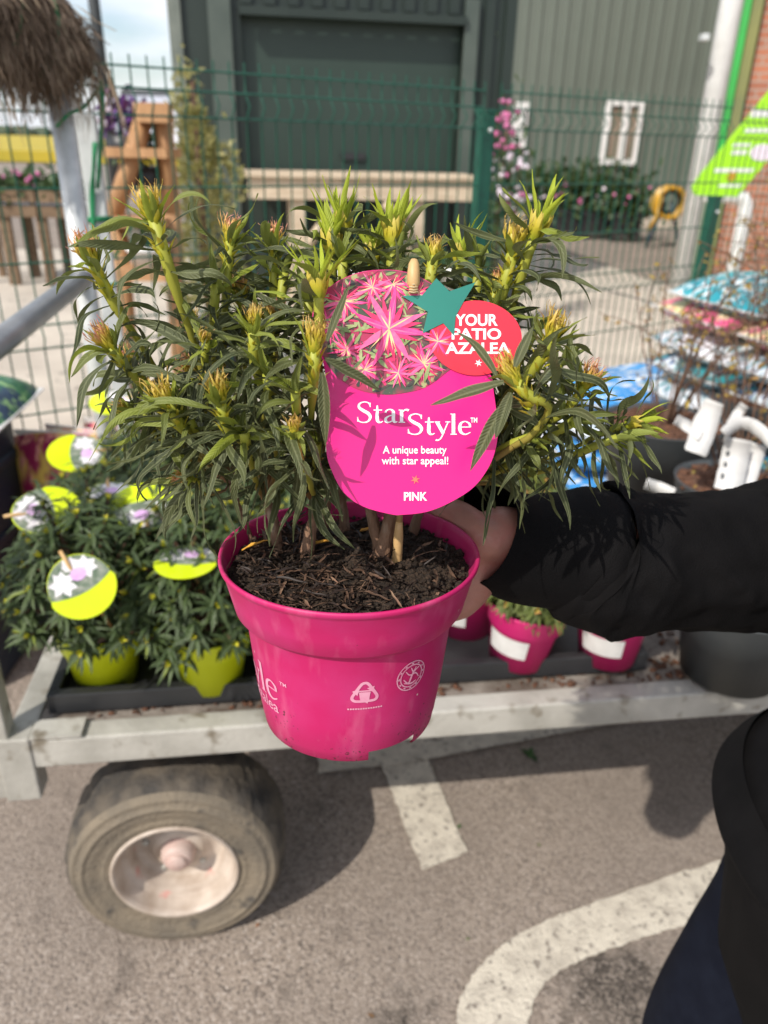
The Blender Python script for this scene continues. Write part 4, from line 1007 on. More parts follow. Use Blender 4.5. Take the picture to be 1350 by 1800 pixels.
# ------------------------------------------------------------------ thatch roll, second pole, straps
y2 = 2.06; a = atY(176, 400, y2); top = atY(172, 200, y2).z
t = thing('metal_post', 'square galvanised post wrapped with green straps behind the trolley', 'post', (a.x, y2, 0))
q = MB(); q.box((a.x, y2, top / 2), (.044, .044, top), R3('Z', .2)); mesh('shaft', q, M_galvp, t, bevel=.003)
q = MB(); q.box((a.x, y2, .006), (.12, .12, .012)); mesh('base_plate', q, M_galv, t)
M_strap = mat('green_strap', (.02, .25, .10), (.02, .19, .08), scale=20, rough=.5)
def loop(q, c, z, s_, w_): 
    pts = [V((c.x + s_ * x, c.y + s_ * y, z + dz)) for x, y, dz in ((-1, -1, 0), (1, -1, .004), (1, 1, 0), (-1, 1, -.004), (-1, -1, 0))]
    for i in range(4): q.tube([pts[i], pts[i + 1]], .0035, 6)
q = MB(); P2 = V((a.x, y2, 0))
for z in (1.262, 1.256, 1.10, 1.255): loop(q, P2, z, .026, .01)
l0 = atY(165, 250, y2 - .05); l1_ = atY(160, 345, y2 - .03)
for dx_ in (0, .006): q.tube(crom([l0 + V((dx_, 0, 0)), (l0 + l1_) / 2 + V((.006, -.01, 0)), l1_ + V((dx_, 0, 0)), atY(164, 420, y2 - .03)], 4), .0042, 6)
q.tube(crom([atY(178, 140, 1.93), atY(180, 200, 1.95), atY(172, 330, 2.03)], 5), .005, 6)
q.tube(crom([atY(100, 222, 1.8), atY(122, 200, 1.79), atY(148, 188, 1.85), atY(176, 150, 1.92)], 5), .004, 6)
tag(mesh('strap', q, M_strap), 'green plastic strap tied around the square galvanised post', 'strap')
A_, B_ = atY(-200, -85, 1.55), atY(120, 74, 1.86); ax = (B_ - A_).normalized(); L_ = (B_ - A_).length; RR = .090
M_th = leaf_mat('dry_heather', (.19, .125, .082), (.34, .25, .175), (.50, .39, .26), (.2, .14, .10), (.28, .2, .14), rough=.9, transl=.1)
M_thc = mat('heather_core', (.07, .046, .032), (.14, .095, .065), scale=60, rough=1, bump=1, bscale=80)
t = thing('thatch_roll', 'shaggy brown heather thatch roll resting on the metal posts', 'thatch roll', A_)
q = MB(); e1 = ax.cross(V((0, 0, 1))).normalized(); e2 = ax.cross(e1)
pth = [A_ + ax * (L_ * k / 12) for k in range(11)] + [A_ + ax * (L_ * .93), A_ + ax * (L_ * 1.0), A_ + ax * (L_ * 1.05)]
q.tube(pth, [RR * .86] * 8 + [RR * .8, RR * .7, RR * .6, RR * .45, RR * .3, RR * .1], 18); mesh('core', q, M_thc, t)
q = MB()
for i in range(7500):
    u = random.uniform(.0, 1.06); th = random.uniform(0, 6.28); rr = RR * (1 if u < .72 else max(.2, 1 - .85 * ((u - .72) / .34) ** 1.6)) * random.uniform(.8, 1.04)
    o_ = e1 * math.cos(th) + e2 * math.sin(th); p = A_ + ax * (L_ * u) + o_ * rr
    clump = NZ.noise(p * 22)
    d = (o_ * random.uniform(.1, .55) + V((0, 0, -1)) * random.uniform(.5, 1.1) + ax * (random.uniform(-.35, .5)) + V((clump * .5, 0, 0))).normalized()
    ln = random.uniform(.03, .075) * (1.6 if o_.z < -.55 and random.random() < .3 else 1) * (1 + .5 * clump)
    q.leaf(p, d, o_, ln, random.uniform(.0014, .004), random.uniform(.3, 1.0), seg=3, across=3, youth=max(0, random.gauss(0, .35)) * (clump > 0), wave=.5)
mesh('thatch', q, M_th, t)
q = MB()
for i in range(46):
    px = random.uniform(-20, 196); p = atY(px, random.uniform(95, 125), random.uniform(1.75, 1.9)); q.leaf(p, V((random.uniform(-.25, .25), 0, -1)), V((0, -1, 0)), random.uniform(.06, .17), .003, .4, seg=5, across=3, wave=.6, youth=.4)
mesh('loose_strand', q, M_th, t)
q = MB()
for u in (.50, .72):
    q.tube([A_ + ax * (L_ * u) + (e1 * math.cos(i * .45) + e2 * math.sin(i * .45)) * RR * 1.06 + ax * .02 * math.sin(i * .45) for i in range(15)], .004, 5)
mesh('strap', q, M_strap, t)
# ------------------------------------------------------------------ the held azalea in its pink pot
RC = atD(615, 965, .505); TILT = rad(-3)
axis = V((0, math.sin(-TILT), math.cos(TILT))); PBASE = RC - axis * .125
AZ = thing('potted_azalea', 'large azalea in a bright pink plastic pot held up in front of the trolley', 'potted azalea', PBASE, (TILT, 0, 0))
AM = wm(AZ)
def pink():
    m = bpy.data.materials.new('pink_pot_plastic'); t, N, L, b = nodes(m); co = N.new('ShaderNodeTexCoord')
    def nz(s, d=5, st=None):
        n = N.new('ShaderNodeTexNoise'); n.inputs['Scale'].default_value = s; n.inputs['Detail'].default_value = d; src = co.outputs['Object']
        if st: q = N.new('ShaderNodeMapping'); q.inputs['Scale'].default_value = st; L.new(src, q.inputs['Vector']); src = q.outputs[0]
        L.new(src, n.inputs['Vector']); return n.outputs['Fac']
    def mr(s, a, c, d=0, e=1): r = N.new('ShaderNodeMapRange'); r.inputs[1].default_value = a; r.inputs[2].default_value = c; r.inputs[3].default_value = d; r.inputs[4].default_value = e; L.new(s, r.inputs[0]); return r.outputs[0]
    def mx(f, a, c):
        x = N.new('ShaderNodeMixRGB'); L.new(f, x.inputs['Fac'])
        for i, q in ((1, a), (2, c)):
            if isinstance(q, tuple): x.inputs[i].default_value = rgb(q)
            else: L.new(q, x.inputs[i])
        return x.outputs[0]
    c = mx(mr(nz(26, 6), .42, .68), (.50, .011, .115), (.51, .026, .150))
    c = mx(mr(nz(60, 7, (1, 1, .35)), .56, .75, 0, .35), c, (.72, .20, .33))
    vo = N.new('ShaderNodeTexVoronoi'); vo.inputs['Scale'].default_value = 300; L.new(co.outputs['Object'], vo.inputs['Vector'])
    sp = N.new('ShaderNodeSeparateColor'); L.new(vo.outputs['Color'], sp.inputs[0])
    def mul(a, c_): q = N.new('ShaderNodeMath'); q.operation = 'MULTIPLY'; L.new(a, q.inputs[0]); L.new(c_, q.inputs[1]); return q.outputs[0]
    speck = mul(mr(sp.outputs[0], .955, .96), mr(vo.outputs['Distance'], .34, .28))
    c = mx(mul(speck, mr(sp.outputs[1], .90, .92)), c, (.72, .45, .45))
    # dirt specks get denser near the foot, as in the wear on the real pot
    sx = N.new('ShaderNodeSeparateXYZ'); L.new(co.outputs['Object'], sx.inputs[0])
    low = mr(sx.outputs['Z'], .06, .0)
    vo2 = N.new('ShaderNodeTexNoise'); vo2.inputs['Scale'].default_value = 420; vo2.inputs['Detail'].default_value = 3; L.new(co.outputs['Object'], vo2.inputs['Vector'])
    dn = N.new('ShaderNodeMath'); dn.operation = 'ADD'; L.new(vo2.outputs['Fac'], dn.inputs[0]); L.new(mr(low, 0, 1, -.12, .075), dn.inputs[1])
    dn2 = N.new('ShaderNodeMath'); dn2.operation = 'ADD'; L.new(dn.outputs[0], dn2.inputs[0]); L.new(mr(nz(30, 4), .35, .65, -.06, .06), dn2.inputs[1])
    c = mx(mr(nz(14, 6, (1, 1, 1.6)), .52, .72, 0, .30), c, (.33, .02, .075))
    c = mx(mr(dn2.outputs[0], .68, .73, 0, .85), c, (.05, .022, .018))
    L.new(c, b.inputs['Base Color']); setp(b, Specular_IOR_Level=.4, Subsurface_Weight=.0)
    L.new(mr(nz(18), .3, .7, .42, .62), b.inputs['Roughness'])
    bp = N.new('ShaderNodeBump'); bp.inputs['Strength'].default_value = .12; bp.inputs['Distance'].default_value = .002; L.new(nz(70, 6), bp.inputs['Height']); L.new(bp.outputs[0], b.inputs['Normal'])
    return m
M_pink = pink()
PP = [(.0570, 0), (.0598, .0012), (.0608, .0085), (.0612, .0092), (.0640, .030), (.0668, .058), (.0692, .0835), (.0700, .0862), (.0745, .0890), (.0764, .0912), (.0790, .103), (.0826, .1185), (.0836, .1205), (.0846, .1215), (.0850, .1235), (.0846, .1248), (.0834, .125), (.0822, .1240), (.0816, .120), (.0772, .104), (.0748, .0935), (.0690, .0895), (.0680, .080), (.0590, .010), (.0, .010)]
def prad(z):
    for (r0, z0), (r1, z1) in zip(PP[:15], PP[1:16]):
        if z0 <= z <= z1 + 1e-9: return r0 + (r1 - r0) * (z - z0) / max(1e-9, z1 - z0)
    return .06
NP = 120
def notch(i, j):
    if i > 1: return False
    a = (360 * j / NP) % 360
    return any(abs((a - c0 + 180) % 360 - 180) < 17 for c0 in (300, 60, 180))
q = MB(); q.lathe(PP, NP, (0, 0, 0), None, notch)
for v in q.v:   # thin plastic is never a perfect circle
    a = math.atan2(v.y, v.x); f = 1 + .006 * math.sin(2 * a + .6) * (v.z / .125) + .003 * math.sin(5 * a + 1)
    v.x *= f; v.y *= f
pot = mesh('pot', q, M_pink, AZ, world=False)
M_print = mat('pot_print', (.74, .34, .46), (.70, .22, .36), scale=120, rough=.5, lo=.45, hi=.75)
def wrap(mb, shape, th0, z0):
    """shape = (verts2d in metres, faces); th0 = angle from the front (towards the camera is -90 deg)"""
    vs, fs = shape; out = []
    for x, y in vs:
        z = z0 + y; r = prad(z) + .00035; a = rad(-90) + th0 + x / .066
        f = 1 + .006 * math.sin(2 * a + .6) * (z / .125) + .003 * math.sin(5 * a + 1)
        out.append(V((r * f * math.cos(a), r * f * math.sin(a), z)))
    mb.add(out, fs)
def sc2(shape, s_, dx=0, dy=0, sy=None): return [(x * s_ + dx, y * (sy or s_) + dy) for x, y in shape[0]], shape[1]
def seg2(a, b_, w_): return stroke2([a, b_], [w_, w_])
q = MB(); 
sh, wd = serif_word('Style'); capS = .0235
for s_ in sh: wrap(q, sc2(s_, capS * 1.12, -wd * capS * 1.12, 0, capS), rad(-40), .0385)
sh, wd2 = serif_word('Star')
for s_ in sh: wrap(q, sc2(s_, capS * 1.12, -wd * capS * 1.12 - wd2 * capS * 1.05, 0, capS), rad(-40), .0385 + .009)
t_ = text_shape('patio azalea', .006); mxx = max(x for x, y in t_[0]); wrap(q, sc2(t_, .0128, -mxx * .0128), rad(-42), .0285)
t_ = text_shape('TM', .01); wrap(q, sc2(t_, .0042, .0012, 0), rad(-39), .0545)
mesh('pot_lettering', q, M_print, pot, world=False)
# recycling triangle with a little pot, and the round emblem
q = MB(); k = .0122
def tri(a0):
    c, s_ = math.cos(a0), math.sin(a0); rot = lambda p: ((p[0] * c - p[1] * s_) * k, (p[0] * s_ + p[1] * c) * k)
    a = stroke2([rot(p) for p in ((-.62, -.15), (-.30, .42), (-.12, .66), (.10, .68), (.28, .45))], [.0019, .0020, .0020, .0020, .0018]); wrap(q, a, rad(11), .0585)
    h = ([rot(p) for p in ((.10, .36), (.48, .46), (.42, .06))], [(0, 1, 2)]); wrap(q, h, rad(11), .0585)
for i in range(3): tri(-i * 2.0944)
wrap(q, ([(-.0036, .0018), (.0036, .0018), (.0027, -.0042), (-.0027, -.0042)], [(3, 2, 1, 0)]), rad(11), .0580)
wrap(q, ([(-.0043, .0032), (.0043, .0032), (.0043, .0022), (-.0043, .0022)], [(3, 2, 1, 0)]), rad(11), .0580)
for i in range(14):
    x = -.0105 + i * .0016; wrap(q, ([(x, 0), (x + .0011, 0), (x + .0011, .0012), (x, .0012)], [(0, 1, 2, 3)]), rad(11), .0462)
mesh('recycling_mark', q, M_print, pot, world=False)
q = MB()
def ring2(r0, r1, n=40): return [(r * math.cos(2 * math.pi * i / n), r * math.sin(2 * math.pi * i / n)) for r in (r0, r1) for i in range(n)], [(i, (i + 1) % n, n + (i + 1) % n, n + i) for i in range(n)]
for a, b_ in ((.0103, .0111), (.0078, .0086)): wrap(q, ring2(a, b_), rad(38), .064)
for a in range(12):
    c, s_ = math.cos(a * .5236), math.sin(a * .5236); wrap(q, seg2((.0089 * c, .0089 * s_), (.0099 * c, .0099 * s_), .0016), rad(38), .064)
for pts, w_ in ((((-.006, -.001), (-.002, -.005), (.001, .002), (.0055, .005)), .0016), (((-.005, .005), (-.0015, .001), (.003, .001), (.006, -.003)), .0012), (((-.0055, -.004), (.0, -.006), (.004, -.005)), .0014), (((-.001, .0065), (.001, .003), (.003, .006)), .0012)):
    wrap(q, stroke2(list(pts), [w_ * .4, w_, w_ * .5]), rad(38), .064)
mesh('round_emblem', q, M_print, pot, world=False)

# soil, crumbs and dry litter (pot space: soil surface at z .110)
SZ = .1115
q = MB(); nr, na = 26, 84; vs = [V((0, 0, SZ + .004))]; fs = []
for i in range(1, nr + 1):
    r = .0796 * i / nr
    for j in range(na):
        a = 2 * math.pi * j / na; p = V((r * math.cos(a), r * math.sin(a), 0)); p.z = SZ + .004 * NZ.noise(p * 60) + .0035 * NZ.noise(p * 170) + .002 * NZ.noise(p * 420) + .003 * (1 - i / nr); vs.append(p)
fs = [(0, 1 + j, 1 + (j + 1) % na) for j in range(na)] + [(1 + (i - 1) * na + j, 1 + i * na + j, 1 + i * na + (j + 1) % na, 1 + (i - 1) * na + (j + 1) % na) for i in range(1, nr) for j in range(na)]
q.add(vs, fs)
for i in range(1500):
    a = random.uniform(0, 6.28); u = .078 * math.sqrt(random.random()); s_ = random.uniform(.0006, .0018) * (2.0 if random.random() < .06 else 1)
    q.ball((u * math.cos(a), u * math.sin(a), SZ + .003 + random.uniform(-.001, .001)), s_, 5, 4, (1, random.uniform(.7, 1.3), .8), jit=.6)
soil = mesh('soil', q, M_soil, AZ, world=False)
M_litt = [mat('dry_litter', (.125, .066, .038), (.06, .032, .018), scale=120, rough=.8), mat('dark_litter', (.030, .016, .011), (.016, .009, .006), scale=120, rough=.6), mat('pale_litter', (.26, .165, .10), (.20, .10, .065), scale=120, rough=.8)]
q = MB()
for i in range(440):
    a = random.uniform(2.3, 6.9) if random.random() < .75 else random.uniform(0, 6.28); u = .074 * math.sqrt(random.random())
    if u * math.cos(a) > .025 and random.random() < .75: continue
    h_ = random.random(); q.cm = 0 if h_ < .36 else (1 if h_ < .84 else 2)
    d = V((random.uniform(-1, 1), random.uniform(-1, 1), random.uniform(-.1, .3)))
    p = V((u * math.cos(a), u * math.sin(a), SZ + random.uniform(.0025, .010)))
    ln = random.uniform(.008, .026)
    if ((p + d.normalized() * ln).xy.length > .079): d = -d; d.z = abs(d.z) * .3
    if ((p + d.normalized() * ln).xy.length > .079): continue
    q.leaf(p, d, V((0, 0, 1)), ln, random.uniform(.0005, .0024), random.uniform(.1, .8), seg=5, across=3, fold=.8, wave=.3, twist=random.uniform(-2, 2))
q.cm = 0; mesh('dry_litter', q, M_litt, soil, world=False)
Q_Y = mat('yellow_dead_leaf', (.66, .34, .04), (.5, .22, .03), scale=80, rough=.6)
for px, py, d, ln in ((425, 968, (.9, .1, .35), .020), (545, 958, (1, .3, .25), .016), (632, 935, (1, .2, .2), .012)):
    q = MB(); p = AM.inverted() @ atZ(px, py, RC.z - .006); q.leaf(p, d, V((0, 0, 1)), ln, .0042, .2, seg=5, across=3, fold=.8); mesh('yellow_dead_leaf', q, Q_Y, soil, world=False)

# ---- shoots
M_leaf = leaf_mat('azalea_leaf', (.050, .063, .024), (.108, .122, .044), (.44, .52, .035), (.13, .15, .06), (.24, .26, .13), rough=.55, transl=.28)
M_bud = ramp_mat('azalea_bud', [(0, (.30, .36, .02)), (.45, (.60, .52, .035)), (1, (.66, .56, .10))], rough=.45, tint=[(0, (.34, .36, .02)), (.4, (.66, .42, .07)), (.72, (.78, .38, .20)), (1, (.78, .26, .30))], transl=.25)
M_stem = ramp_mat('azalea_stem', [(0, (.17, .085, .045)), (.25, (.25, .135, .05)), (.5, (.30, .26, .04)), (1, (.36, .38, .04))], rough=.55, transl=0)
M_wood_s = mat('woody_stem', (.26, .145, .085), (.17, .09, .05), scale=40, rough=.75, bump=.4, bscale=300, stretch=(1, 1, .3), c3=(.34, .25, .18), scale3=90, lo3=.58, hi3=.7)
TD = .432                                            # axial distance of the printed tag
def proj(P): d = P - CO; e = d.dot(CF); return 675 + FPX * d.dot(CR) / e, 900 - FPX * d.dot(CU) / e, e
def in_card(P, tol=4):
    x, y, e = proj(P)
    if e > TD + .004: return False
    return ((x - 724) ** 2 + (y - 756) ** 2 < (150 + tol) ** 2) or ((x - 690) ** 2 + (y - 603) ** 2 < (128 + tol) ** 2) or (((x - 836) / 82) ** 2 + ((y - 595) / 68) ** 2 < 1) or (700 < x < 840 and 485 < y < 600)
roots = [((537, 985), (560, 890), .0046), ((487, 975), (470, 880), .0042), ((662, 992), (690, 880), .0052), ((672, 985), (640, 860), .0042), ((445, 955), (405, 850), .0024), ((608, 942), (605, 840), .0036), ((722, 940), (765, 845), .0034), ((566, 938), (590, 830), .0032)]
trunks = []
for (bp_, tp_, r) in roots:
    b0 = atZ(bp_[0], bp_[1], RC.z - .016); d0 = proj(b0)[2]; tp = atD(tp_[0], tp_[1], d0 - .012)
    q = MB(); mid = (b0 + tp) / 2 + V((random.uniform(-.004, .004), .002, 0)); P = bez(b0 - V((0, 0, .006)), mid, tp, 10)
    P = [p + rdir() * .0006 for p in P]; q.tube(P, [r * (1.25 - .05 * i) for i in range(3)] + [r * (1.0 - .04 * i) for i in range(7)], 10); mesh('stem', q, M_wood_s, AZ); trunks.append((tp, r * .7))
def dep(px, py, k): return .436 + (py - 420) * .00012 - k * .085
AZL = []
def leaf_ok(mb, base, d, n, L, W, over, **kw):
    k0, f0 = len(mb.v), len(mb.f); mb.leaf(base, d, n, L, W, **kw)
    if over: return
    if any(in_card(p) for p in mb.v[k0:]):
        del mb.v[k0:], mb.c[k0:], mb.f[f0:], mb.sm[f0:], mb.mi[f0:]
def shoot(px, py, k, kind='bud', size=1.0, over=False, up=None, nleaf=16, low=3, lean=None, via=None):
    tip = atD(px, py, dep(px, py, k))
    tt, tr = min(trunks, key=lambda t: (t[0] - tip).length + abs(t[0].x - tip.x) * .5)
    out = (tip - tt).normalized(); L0 = (tip - tt).length
    ctl = (tt + tip) / 2 - V((0, 0, .12 * L0)) * (1 if up is None else up) + rdir() * .012
    if via: ctl = atD(*via) * 2 - (tt + tip) * .5
    P = bez(tt, ctl, tip, 14); P = [p + rdir() * .0007 for p in P]
    ax_ = (P[-1] - P[-4]).normalized()
    if lean: ax_ = (ax_ + CR * lean[0] + CU * lean[1]).normalized(); ln_ = (P[-1] - P[-4]).length; P[-2] = P[-2] * .15 + (tip - ax_ * ln_ * .33) * .85; P[-3] = P[-3] * .45 + (tip - ax_ * ln_ * .66) * .55; P[-4] = P[-4] * .8 + (tip - ax_ * ln_) * .2; P[-1] = tip
    br = MB(); r1 = .0019 * size; br.tube(P, [tr * .52 + (r1 - tr * .52) * min(1, i / 8) + (.0011 * size if i > 10 else 0) for i in range(14)], 8)
    bo = mesh('branch', br, M_stem, AZ)
    fo = MB(); u0 = V((0, 0, 1)) if abs(ax_.z) < .92 else V((1, 0, 0)); x = ax_.cross(u0).normalized(); y = ax_.cross(x); ph = random.uniform(0, 6.28)
    for i in range(nleaf):
        a = ph + i * 2.39996; o_ = x * math.cos(a) + y * math.sin(a); s_ = i / nleaf
        base = tip - ax_ * (.003 + .026 * (s_ ** 1.1)) * size + o_ * .002
        yo = max(0, .55 - s_ * 2.0) * random.uniform(.2, 1.3)
        d = (o_ + ax_ * (.75 - 1.0 * s_ + random.uniform(-.2, .25))).normalized()
        leaf_ok(fo, base, d, ax_, random.uniform(.026, .062) * (.85 + .15 * size) * (.75 + .35 * s_), random.uniform(.0036, .0062), over, droop=random.uniform(.2, 2.8), seg=14, wander=random.uniform(.4, 2.2), youth=min(.6, yo), fold=random.uniform(-.5, .5), wave=random.uniform(.05, .16), curl=random.uniform(-3.0, 4.5), twist=random.uniform(-1.8, 1.8), shape=random.uniform(.72, .95))
    for i in range(low):
        f_ = random.uniform(.35, .9); p = P[int(f_ * 13)]; o_ = (rdir() + V((0, 0, -.15))).normalized()
        leaf_ok(fo, p, (o_ + ax_ * .3).normalized(), ax_, random.uniform(.036, .058), random.uniform(.0036, .0060), over, droop=random.uniform(.4, 2.8), seg=12, wander=random.uniform(.4, 2.2), youth=0, fold=random.uniform(-.5, .5), wave=random.uniform(.05, .15), curl=random.uniform(-3, 4.5), twist=random.uniform(-1.8, 1.8))
    # pale bracts clasping the stem below the bud
    bu = MB(); ty = {'bud': .28, 'pink': .7, 'green': 0, 'star': 0, 'none': 0, 'small': .35, 'pale': 0}[kind]
    if kind in ('bud', 'pink', 'small'):
        s_ = size * (.58 if kind == 'small' else .88)
        for i in range(16):      # clasping leaf bases below the bud
            a = i * 2.4; o_ = x * math.cos(a) + y * math.sin(a); h_ = i / 16
            bu.leaf(tip - ax_ * (.024 * (1 - h_)) * s_ + o_ * .0022 * s_, (ax_ + o_ * random.uniform(.3, .75)).normalized(), ax_, random.uniform(.008, .013) * s_, random.uniform(.0022, .0034) * s_, -.4, seg=5, across=3, youth=0, fold=.6, wave=.05, down=-o_)
        for i in range(12):      # outer scales hugging the bud
            a = i * 2.4 + .5; o_ = x * math.cos(a) + y * math.sin(a)
            bu.leaf(tip - ax_ * .003 * s_ + o_ * .0028 * s_, (ax_ + o_ * .5).normalized(), ax_, random.uniform(.010, .015) * s_, .0030 * s_, 1.2, seg=6, across=3, youth=ty * .35, fold=.5, wave=.06, down=-o_)
        for i in range(46):      # frilled thread-like bracts, tips curling
            a = i * 2.4 + 1; o_ = x * math.cos(a) + y * math.sin(a); rr_ = (i / 46) ** .6
            bu.leaf(tip + ax_ * .001 + o_ * .0046 * rr_ * s_, (ax_ + o_ * (.05 + .55 * rr_ * random.uniform(.6, 1.3))).normalized(), ax_, random.uniform(.010, .020) * s_, random.uniform(.0009, .0018) * s_, random.uniform(-.6, 2.4), seg=8, across=3, youth=min(1, ty * random.uniform(.7, 1.6)), fold=.5, wave=.3, down=-o_, curl=random.uniform(-2.5, 2.5))
        for i in range(5):       # a few young green leaves round the bud
            a = random.uniform(0, 6.28); o_ = x * math.cos(a) + y * math.sin(a)
            leaf_ok(fo, tip - ax_ * .004 + o_ * .003, (ax_ + o_ * random.uniform(.3, .9)).normalized(), ax_, random.uniform(.014, .030) * s_, random.uniform(.003, .0048), over, droop=random.uniform(.2, 1.6), seg=8, youth=random.uniform(.25, .7), fold=.5, wave=.1, curl=random.uniform(-.5, 2))
    elif kind in ('green', 'star', 'pale'):
        n = 14 if kind == 'green' else 9
        for i in range(n):
            a = i * 2.4 + ph; o_ = x * math.cos(a) + y * math.sin(a); h_ = i / n
            fo.leaf(tip - ax_ * .004 + o_ * .002, (ax_ + o_ * random.uniform(.12, .75)).normalized(), ax_, random.uniform(.016, .036) * size, random.uniform(.0026, .0042) * size, random.uniform(-.3, 1.0), seg=7, youth=random.uniform(.75, 1.0), fold=.5, wave=.07, curl=random.uniform(-.6, .6))
        for i in range(12):
            a = i * 2.4; o_ = x * math.cos(a) + y * math.sin(a)
            bu.leaf(tip - ax_ * .010 + o_ * .003, (ax_ + o_ * .35).normalized(), ax_, .016 * size, .0044 * size, .4, seg=5, across=3, youth=.1, fold=.5, down=-o_)
    if kind == 'none':
        for i in range(6):
            a = i * 2.4; o_ = x * math.cos(a) + y * math.sin(a)
            leaf_ok(fo, tip - ax_ * .002, (ax_ + o_ * random.uniform(.2, .8)).normalized(), ax_, random.uniform(.016, .030), random.uniform(.0034, .005), over, droop=random.uniform(.2, 1.2), seg=7, youth=random.uniform(.1, .5), fold=.5, wave=.1)
    fob = mesh('foliage', fo, M_leaf, bo) if fo.v else None
    if bu.v: mesh('bud', bu, M_bud, bo)
    return fo, fob
def leaf_to(a, b_, d0, d1, W, sag=.15, youth=0, bo=None):
    A, B = atD(*a, d0), atD(*b_, d1); d = B - A; L = d.length; q = MB()
    q.leaf(A, d.normalized() + CU * sag, -CF + CU * .5, L * 1.04, W, sag * 2, seg=12, youth=youth, fold=.35, wave=.05, down=-CU, shape=.85, rnd=.6, wander=.12); return q
T_ = [ # px, py, k, kind, size, kwargs
 (268, 378, .30, 'bud', 1.15, dict(lean=(-.25, .8), low=2)), (160, 455, .15, 'pink', 1.1, dict(lean=(-.3, .8), low=2)), (405, 420, -.25, 'pink', .95, dict(lean=(.1, .8))), (480, 432, -.35, 'pink', .95, dict(lean=(0, .9))),
 (584, 425, -.45, 'green', 1.15, dict(lean=(0, 1.5))), (604, 385, -.6, 'green', 1.0, dict(lean=(.05, 1.5))), (690, 405, -.35, 'green', 1.15, dict(lean=(.05, 1.5))), (560, 490, .30, 'green', .95, dict(lean=(0, 1.4))), (762, 450, -.05, 'small', 1.1, dict(lean=(.05, 1.3))),
 (902, 440, -.06, 'bud', 1.2, dict(lean=(.12, 1.2))), (948, 392, -.02, 'star', 1.05, dict(lean=(.35, .8))), (447, 572, .50, 'small', 1.1, dict(lean=(.2, .9))), (553, 612, .62, 'bud', 1.05, dict(lean=(0, 1.4))),
 (190, 606, .35, 'pink', .9, dict(lean=(-.35, .5))), (228, 640, .0, 'pink', .8, {}), (292, 704, .65, 'bud', 1.0, dict(lean=(-.2, .6))), (386, 700, .8, 'bud', 1.0, dict(lean=(0, 1.0))), (517, 758, .85, 'small', .9, dict(lean=(0, 1.0))),
 (970, 590, .40, 'bud', 1.05, dict(lean=(.15, .9))), (1030, 676, .25, 'pink', .95, dict(lean=(.25, .8))), (1128, 742, .0, 'pale', .75, dict(lean=(.9, -.1))), (222, 722, .2, 'small', .9, dict(lean=(-.4, .1))), (325, 840, .45, 'pink', .55, dict(lean=(-.5, -.3))),
 (872, 500, -.1, 'pink', .6, dict(lean=(0, 1))), (338, 655, -.25, 'pink', .8, {}), (425, 520, -.35, 'pink', .9, {}), (655, 440, -.6, 'green', 1.0, dict(lean=(0, 1.5))), (810, 440, -.55, 'green', .9, dict(lean=(.1, 1.3))), (840, 480, -.3, 'none', 1, {}),
 (480, 560, -.1, 'pink', .7, {}), (1085, 770, .1, 'none', .9, dict(lean=(.7, .1))), (1010, 740, .35, 'none', 1, dict(lean=(.6, .2))), (930, 770, .4, 'none', 1, dict(lean=(.7, .0))), (250, 735, .2, 'none', .9, dict(lean=(-.6, -.1))),
 (330, 735, .5, 'none', 1, dict(lean=(-.3, .3))), (430, 760, .75, 'none', 1, {}), (520, 690, .75, 'none', .9, {}), (470, 660, .55, 'none', 1, {}), (360, 600, .35, 'small', .8, {}), 
 (540, 530, .1, 'none', 1, {}), (870, 560, .0, 'none', 1, {}), (920, 700, -.1, 'none', 1, {}), (985, 640, -.2, 'none', 1, {}), (600, 460, -.2, 'none', 1, {}), (700, 470, -.3, 'none', 1, {}), (500, 480, -.3, 'none', 1, {}), (380, 500, -.1, 'none', 1, {}), (560, 780, .35, 'none', .9, {}), (920, 800, .0, 'none', .8, dict(lean=(.7, .1)))]
for px, py, k, kd, s_, kw in T_: shoot(px, py, k, kd, s_, **kw)
# the shoot whose leaves hang over the printed tag
shoot(905, 668, .62, 'bud', 1.1, lean=(.0, .9), nleaf=11, low=2, via=(938, 760, .437))
BO = [o for o in COL.objects if o.name.startswith('branch')][-1]
for a, b_, d0, d1, W, sg_ in (((886, 672), (762, 711), .380, .392, .0064, .06), ((884, 712), (826, 822), .382, .396, .0066, .02), ((872, 660), (806, 590), .380, .40, .0048, .4), ((905, 645), (935, 575), .372, .375, .0050, .1), ((898, 690), (872, 770), .372, .38, .006, .2)):
    mesh('foliage', leaf_to(a, b_, d0, d1, W, sg_), M_leaf, BO)
BO = [o for o in COL.objects if o.name.startswith('branch')][12]
for a, b_, d0, d1, W, sg_ in (((572, 632), (666, 692), .384, .40, .0068, .12), ((566, 655), (576, 780), .386, .40, .0062, .02), ((575, 600), (612, 505), .386, .40, .0044, .1)):
    mesh('foliage', leaf_to(a, b_, d0, d1, W, sg_), M_leaf, BO)
# inner shoots that fill the heart of the plant
rnd_ = random.Random(5)
n = 0
while n < 12:
    px, py = rnd_.uniform(330, 1010), rnd_.uniform(500, 800)
    if ((px - 610) / 400) ** 2 + ((py - 640) / 200) ** 2 > 1: continue
    shoot(px, py, rnd_.uniform(-.95, -.05), 'none' if rnd_.random() < .8 else 'small', .95, nleaf=14, low=7); n += 1

